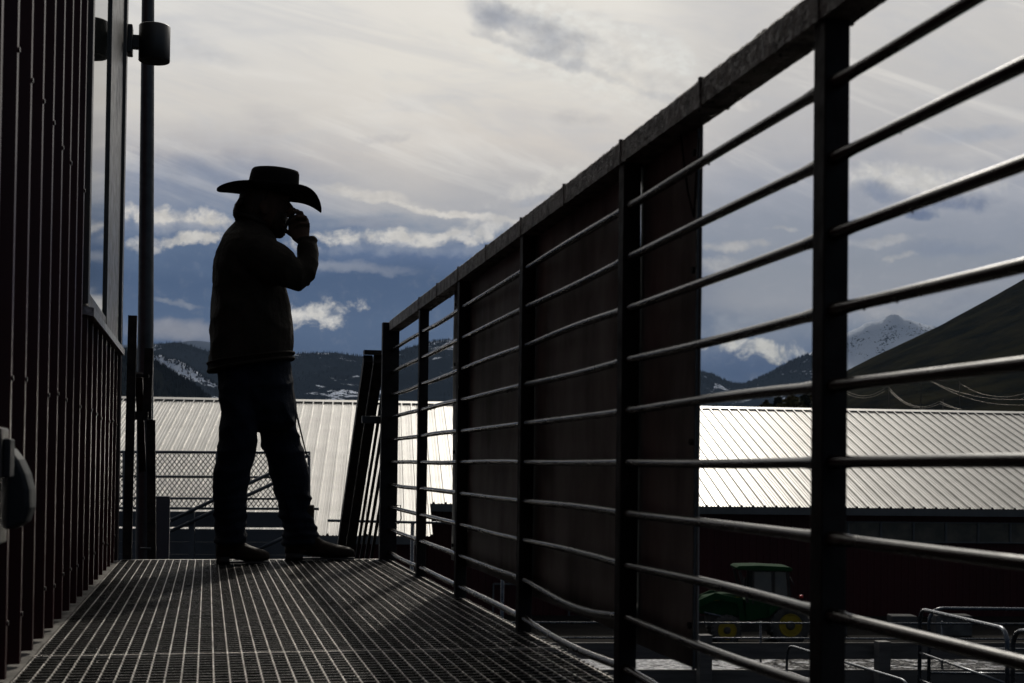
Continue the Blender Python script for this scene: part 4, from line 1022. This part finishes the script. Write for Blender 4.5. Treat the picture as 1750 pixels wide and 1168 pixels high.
# --- jacket with sleeves and collar
def fold(f, a, s1=11, s2=4):
    def d_(c):
        q_ = Vector((c.x * s1 * .8, c.y * s1 * .6, c.z * s2 * 1.6 + c.x * 3))
        return a * (abs(mnoise.noise(q_)) * -1.6 + .3) + f * mnoise.noise(c * 60)
    return d_
g = MB()
slices(g, [(372, 409, 451, 0, .068, -3), (380, 407, 456, 0, .074, -6), (388, 402, 460, 0, .09, -5), (396, 392, 466, 0, .13, -3), (408, 381, 470, 0, .185, 0), (420, 375, 474, 0, .21, 0), (435, 369, 477, 0, .215, 0), (460, 365, 482, 0, .21, 0),
           (490, 363, 488, 0, .20, 0), (520, 361, 495, 0, .195, 0), (550, 360, 499, 0, .195, 0), (580, 359, 501, 0, .20, 2), (598, 358, 501, 0, .205, 7), (612, 357, 500, 0, .206, 10), (622, 357, 500, 0, .206, 12), (626, 360, 497, 0, .20, 12)])
limb(g, [(414, 425, -.13, 50, .07), (440, 436, -.175, 70, .088), (466, 450, -.20, 72, .082), (492, 463, -.205, 66, .074), (509, 468, -.20, 59, .068), (518, 463, -.19, 54, .062), (524, 450, -.17, 42, .056), (526, 434, -.14, 36, .05), (525, 420, -.12, 32, .043), (524, 410, -.11, 30, .04), (524, 405, -.11, 28, .038)])
limb(g, [(414, 425, .13, 50, .07), (428, 440, .18, 66, .085), (430, 480, .215, 60, .075), (434, 520, .22, 54, .066), (450, 556, .21, 44, .056), (466, 584, .19, 36, .046), (470, 592, .188, 34, .042)])
# cuff roll, hem band, chest pocket flap edge
limb(g, [(524, 413, -.113, 35, .046), (524, 409, -.111, 35, .046)], 18)
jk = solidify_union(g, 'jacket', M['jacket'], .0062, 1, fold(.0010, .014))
g = MB()
def ring_at(py, xl_, xr_, rd, tl, k=40, sq=.85):
    c = mp((xl_ + xr_) / 2, py, 0); out = []
    for t in range(k):
        a = 2 * math.pi * t / k; ca, sa = math.cos(a), math.sin(a); ca = math.copysign(abs(ca) ** sq, ca); sa = math.copysign(abs(sa) ** sq, sa)
        out.append(Vector((c.x + (xr_ - xl_) / 2 / PXM * ca, c.y + rd * sa, c.z + tl / PXM * ca)))
    return out
r1 = ring_at(613, 356, 502, .211, 11); g.tube(r1 + [r1[0]], .006, 6, cap=False)
r2 = ring_at(624, 357, 501, .211, 13); g.tube(r2 + [r2[0]], .008, 6, cap=False)
to_local(g.build('hem_band', M['jacket']), man)
g = MB(); r3 = ring_at(371, 406, 452, .074, -8, 30, 1); g.tube(r3 + [r3[0]], .010, 8, cap=False); r3 = ring_at(378, 404, 455, .080, -8, 30, 1); g.tube(r3 + [r3[0]], .012, 8, cap=False)
to_local(g.build('collar', M['jacket']), man)
# --- jeans
g = MB()
slices(g, [(604, 368, 494, 0, .165, 0), (625, 372, 495, 0, .17, 0), (650, 376, 499, 0, .172, 0), (680, 379, 503, 0, .17, 0), (700, 380, 505, 0, .165, 0), (722, 384, 502, 0, .14, 0), (736, 400, 490, 0, .10, 0)])
limb(g, [(412, 640, -.07, 74, .10), (410, 690, -.085, 66, .10), (408, 730, -.09, 61, .098), (407, 755, -.09, 60, .095), (402, 780, -.09, 60, .09), (398, 800, -.09, 60, .085), (395, 825, -.09, 57, .08), (393, 860, -.09, 54, .075), (394, 890, -.09, 50, .07), (393, 908, -.09, 54, .07), (393, 922, -.09, 52, .072), (393, 928, -.09, 50, .07)])
limb(g, [(462, 640, .08, 70, .10), (470, 690, .10, 66, .10), (476, 730, .11, 66, .098), (479, 755, .115, 66, .095), (487, 780, .12, 65, .09), (492, 800, .125, 64, .085), (497, 825, .13, 62, .08), (502, 860, .135, 60, .075), (507, 885, .14, 56, .07), (510, 905, .14, 60, .07), (513, 920, .14, 62, .072), (514, 930, .14, 60, .072)])
def jfold(c):
    z = c.z; low = max(0, min(1, (.45 - z) / .4)); base = abs(mnoise.noise(Vector((c.x * 9, c.y * 6, z * 10))))
    cr_ = math.sin(z * 130 + 5 * mnoise.noise(c * 7)) * .0045 * low
    return -.026 * base + .008 + cr_ + .0012 * mnoise.noise(c * 50)
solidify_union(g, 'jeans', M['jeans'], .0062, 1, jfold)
# --- boots
def boot(side, heel, toe, ysole, ytop_toe, dy, toe_up=0):
    g = MB(); L_ = toe - heel
    def row(fx, hgt, rd, z0=0.0):        # cross ring at fraction fx along the foot
        c = mp(heel + L_ * fx, ysole, dy); k = 16; out = []
        for t in range(k):
            a = 2 * math.pi * t / k; ca, sa = math.cos(a), math.sin(a)
            out.append(Vector((c.x, c.y + rd * ca, z0 + hgt * (.5 + .5 * math.copysign(abs(sa) ** .7, sa)))))
        return out
    g.rings([row(.02, .05, .018, .028), row(.05, .10, .030, .024), (row(.15, .15, .038, .022)), row(.30, .15, .040, .022), row(.42, .115, .042, .018), row(.55, .082, .045, .012), row(.70, .066, .047, .011), row(.83, .056, .042, .011), row(.93, .046, .030, .013), row(.985, .032, .014, .018), row(1.0, .018, .005, .022)])
    cx_ = heel + L_ * .22
    limb(g, [(cx_, ysole - 22, dy, L_ * .40, .042), (cx_ + 2, ysole - 55, dy, L_ * .40, .046), (cx_ + 2, ysole - 90, dy, L_ * .42, .052)])
    o = solidify_union(g, 'boot', M['boot'], .005, 2, lambda c: .0012 * mnoise.noise(c * 40))
    s_ = MB(); zs = .012
    P_ = [(0.03, .026), (.12, .036), (.27, .036), (.30, .034), (.5, .036), (.7, .046), (.85, .040), (.95, .024), (1.0, .006)]
    top_, bo = [], []
    for fx, rd in P_: c = mp(heel + L_ * fx, ysole, dy); top_.append(Vector((c.x, c.y - rd, zs))); 
    for fx, rd in P_[::-1]: c = mp(heel + L_ * fx, ysole, dy); top_.append(Vector((c.x, c.y + rd, zs)))
    s_.rings([[Vector((v.x, v.y, .004)) for v in top_], top_])
    hp = [v for v in (top_[0:3] + top_[-3:])]
    s_.rings([[Vector((v.x, v.y, .0)) for v in hp], [Vector((v.x, v.y, .034)) for v in hp]])
    b_ = s_.build('sole', M['sole']); b_.parent = o; return o
boot(-1, 367, 461, 957, 922, -.09); boot(1, 484, 606, 953, 925, .14)
# --- hair
g = MB()
slices(g, [(310, 432, 476, 0, .06, 0), (320, 414, 484, 0, .080, 0), (336, 409, 478, 0, .085, 0), (352, 408, 470, 0, .084, 0), (366, 409, 462, 0, .078, 0), (378, 411, 452, 0, .066, 0), (388, 414, 444, 0, .05, 0)], sq=1)
for k in range(16):
    s_ = (k - 8) * .008
    limb(g, [(412, 340 + (k % 3) * 3, s_, 9, .008), (405 - (k % 3), 351, s_ * 1.1, 6, .006), (401 + (k % 4) * 1.5, 363, s_ * 1.1, 4, .004), (402 + (k % 5) * 1.6, 373 + (k % 3) * 3, s_, 1.6, .002)], 7)
for dx, dy in ((0, -.03), (1.5, -.015), (-1, .0), (2, .02)):
    limb(g, [(413 + dx, 342, dy, 9, .009), (406 + dx, 350, dy, 8, .008), (402 + dx, 360, dy, 6.5, .006), (401 + dx, 368, dy, 5, .005), (404 + dx, 376, dy, 3, .003)], 8)
solidify_union(g, 'hair', M['hair'], .003, 1, lambda c: .0012 * mnoise.noise(Vector((c.x * 160, c.y * 160, c.z * 20))))
# beard along the jaw
g = MB(); slices(g, [(366, 462, 491, 0, .066, 0), (380, 448, 492, 0, .066, 0), (392, 452, 491, 0, .056, 0), (402, 462, 487, 0, .04, 0), (407, 468, 482, 0, .02, 0)], sq=1)
solidify_union(g, 'beard', M['hair'], .004, 1, lambda c: .0012 * mnoise.noise(c * 120))
# --- hat: crown, brim, band
hat = link(bpy.data.objects.new('hat', None)); hat.parent = man
hc = mp(466, 330, 0); tilt = R(7)    # dips to the front (+x)
def hp(x, y, z):       # hat frame in metres
    return hc + Vector((x * math.cos(tilt) + z * math.sin(tilt), y, -x * math.sin(tilt) + z * math.cos(tilt)))
bpy.data.objects.remove(hat)
g = MB(); K_ = 48; rows = []
for z, rx, ry in ((-.012, .118, .096), (.0, .117, .094), (.03, .115, .090), (.07, .111, .084), (.095, .108, .078), (.108, .102, .070), (.111, .094, .060), (.108, .080, .048), (.096, .055, .026), (.090, .03, .012), (.088, .01, .004)):
    ring = []
    for t in range(K_):
        a = 2 * math.pi * t / K_; ca, sa = math.cos(a), math.sin(a)
        pinch = 1 - .14 * max(0, z / .11) * max(0, ca) ** 2 * abs(sa) * 2
        ring.append(hp(rx * math.copysign(abs(ca) ** .9, ca), ry * sa * pinch, z + (.006 * ca if z > .08 else 0) - (.004 * max(0, -ca) if z > .1 else 0)))
    rows.append(ring)
g.rings(rows, cap=False)
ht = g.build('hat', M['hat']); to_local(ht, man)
g = MB(); rows = []
for rr_ in range(13):
    u = rr_ / 12; ring = []
    for t in range(K_ * 2):
        a = math.pi * t / K_; ca, sa = math.cos(a), math.sin(a)
        rx = .116 + ((.112 if ca > 0 else .132)) * u; ry = .094 + .095 * u
        curl = (abs(sa) ** 1.35) * (u ** 1.8) * (.036 + .034 * ca)
        dip = (-.041 * max(0, ca) ** 4.0 - .020 * max(0, -ca) ** 3) * u ** 1.5
        cq = math.copysign(abs(ca) ** (1 - .3 * u), ca)
        ring.append(hp(rx * cq, ry * sa * (1 - .22 * u * u * abs(sa)), -.012 + curl + dip))
    rows.append(ring)
g.rings(rows, cap=False); br = g.build('brim', M['hat']); br.parent = ht
m_ = br.modifiers.new('s', 'SOLIDIFY'); m_.thickness = .0045
g = MB(); rows = [[hp(.1195 * math.cos(2 * math.pi * t / K_), .0965 * math.sin(2 * math.pi * t / K_), z) for t in range(K_)] for z in (-.006, .018)]
g.rings(rows, cap=False); bd = g.build('hat_band', M['band']); bd.parent = ht
# --- belt buckle end and things he holds
g = MB(); g.bar(mp(503, 357, -.078), mp(484, 398, -.070), .012, .074, up=Vector((0, 1, 0)))
tag(g.build('phone', M['phone'], bevel=.003), 'small black phone in the hand of the man in the cowboy hat', 'phone')
g = MB(); pts = [mp(486, 618, .15), mp(492, 640, .14), mp(497, 665, .13), mp(505, 700, .11), mp(514, 738, .09), mp(524, 778, .07)]
g.tube(pts, [.0062, .0058, .005, .005, .004, .003], 8)
tag(g.build('stock_stick', M['black']), 'thin dark stick hanging down in front of the man\'s thigh', 'stick')
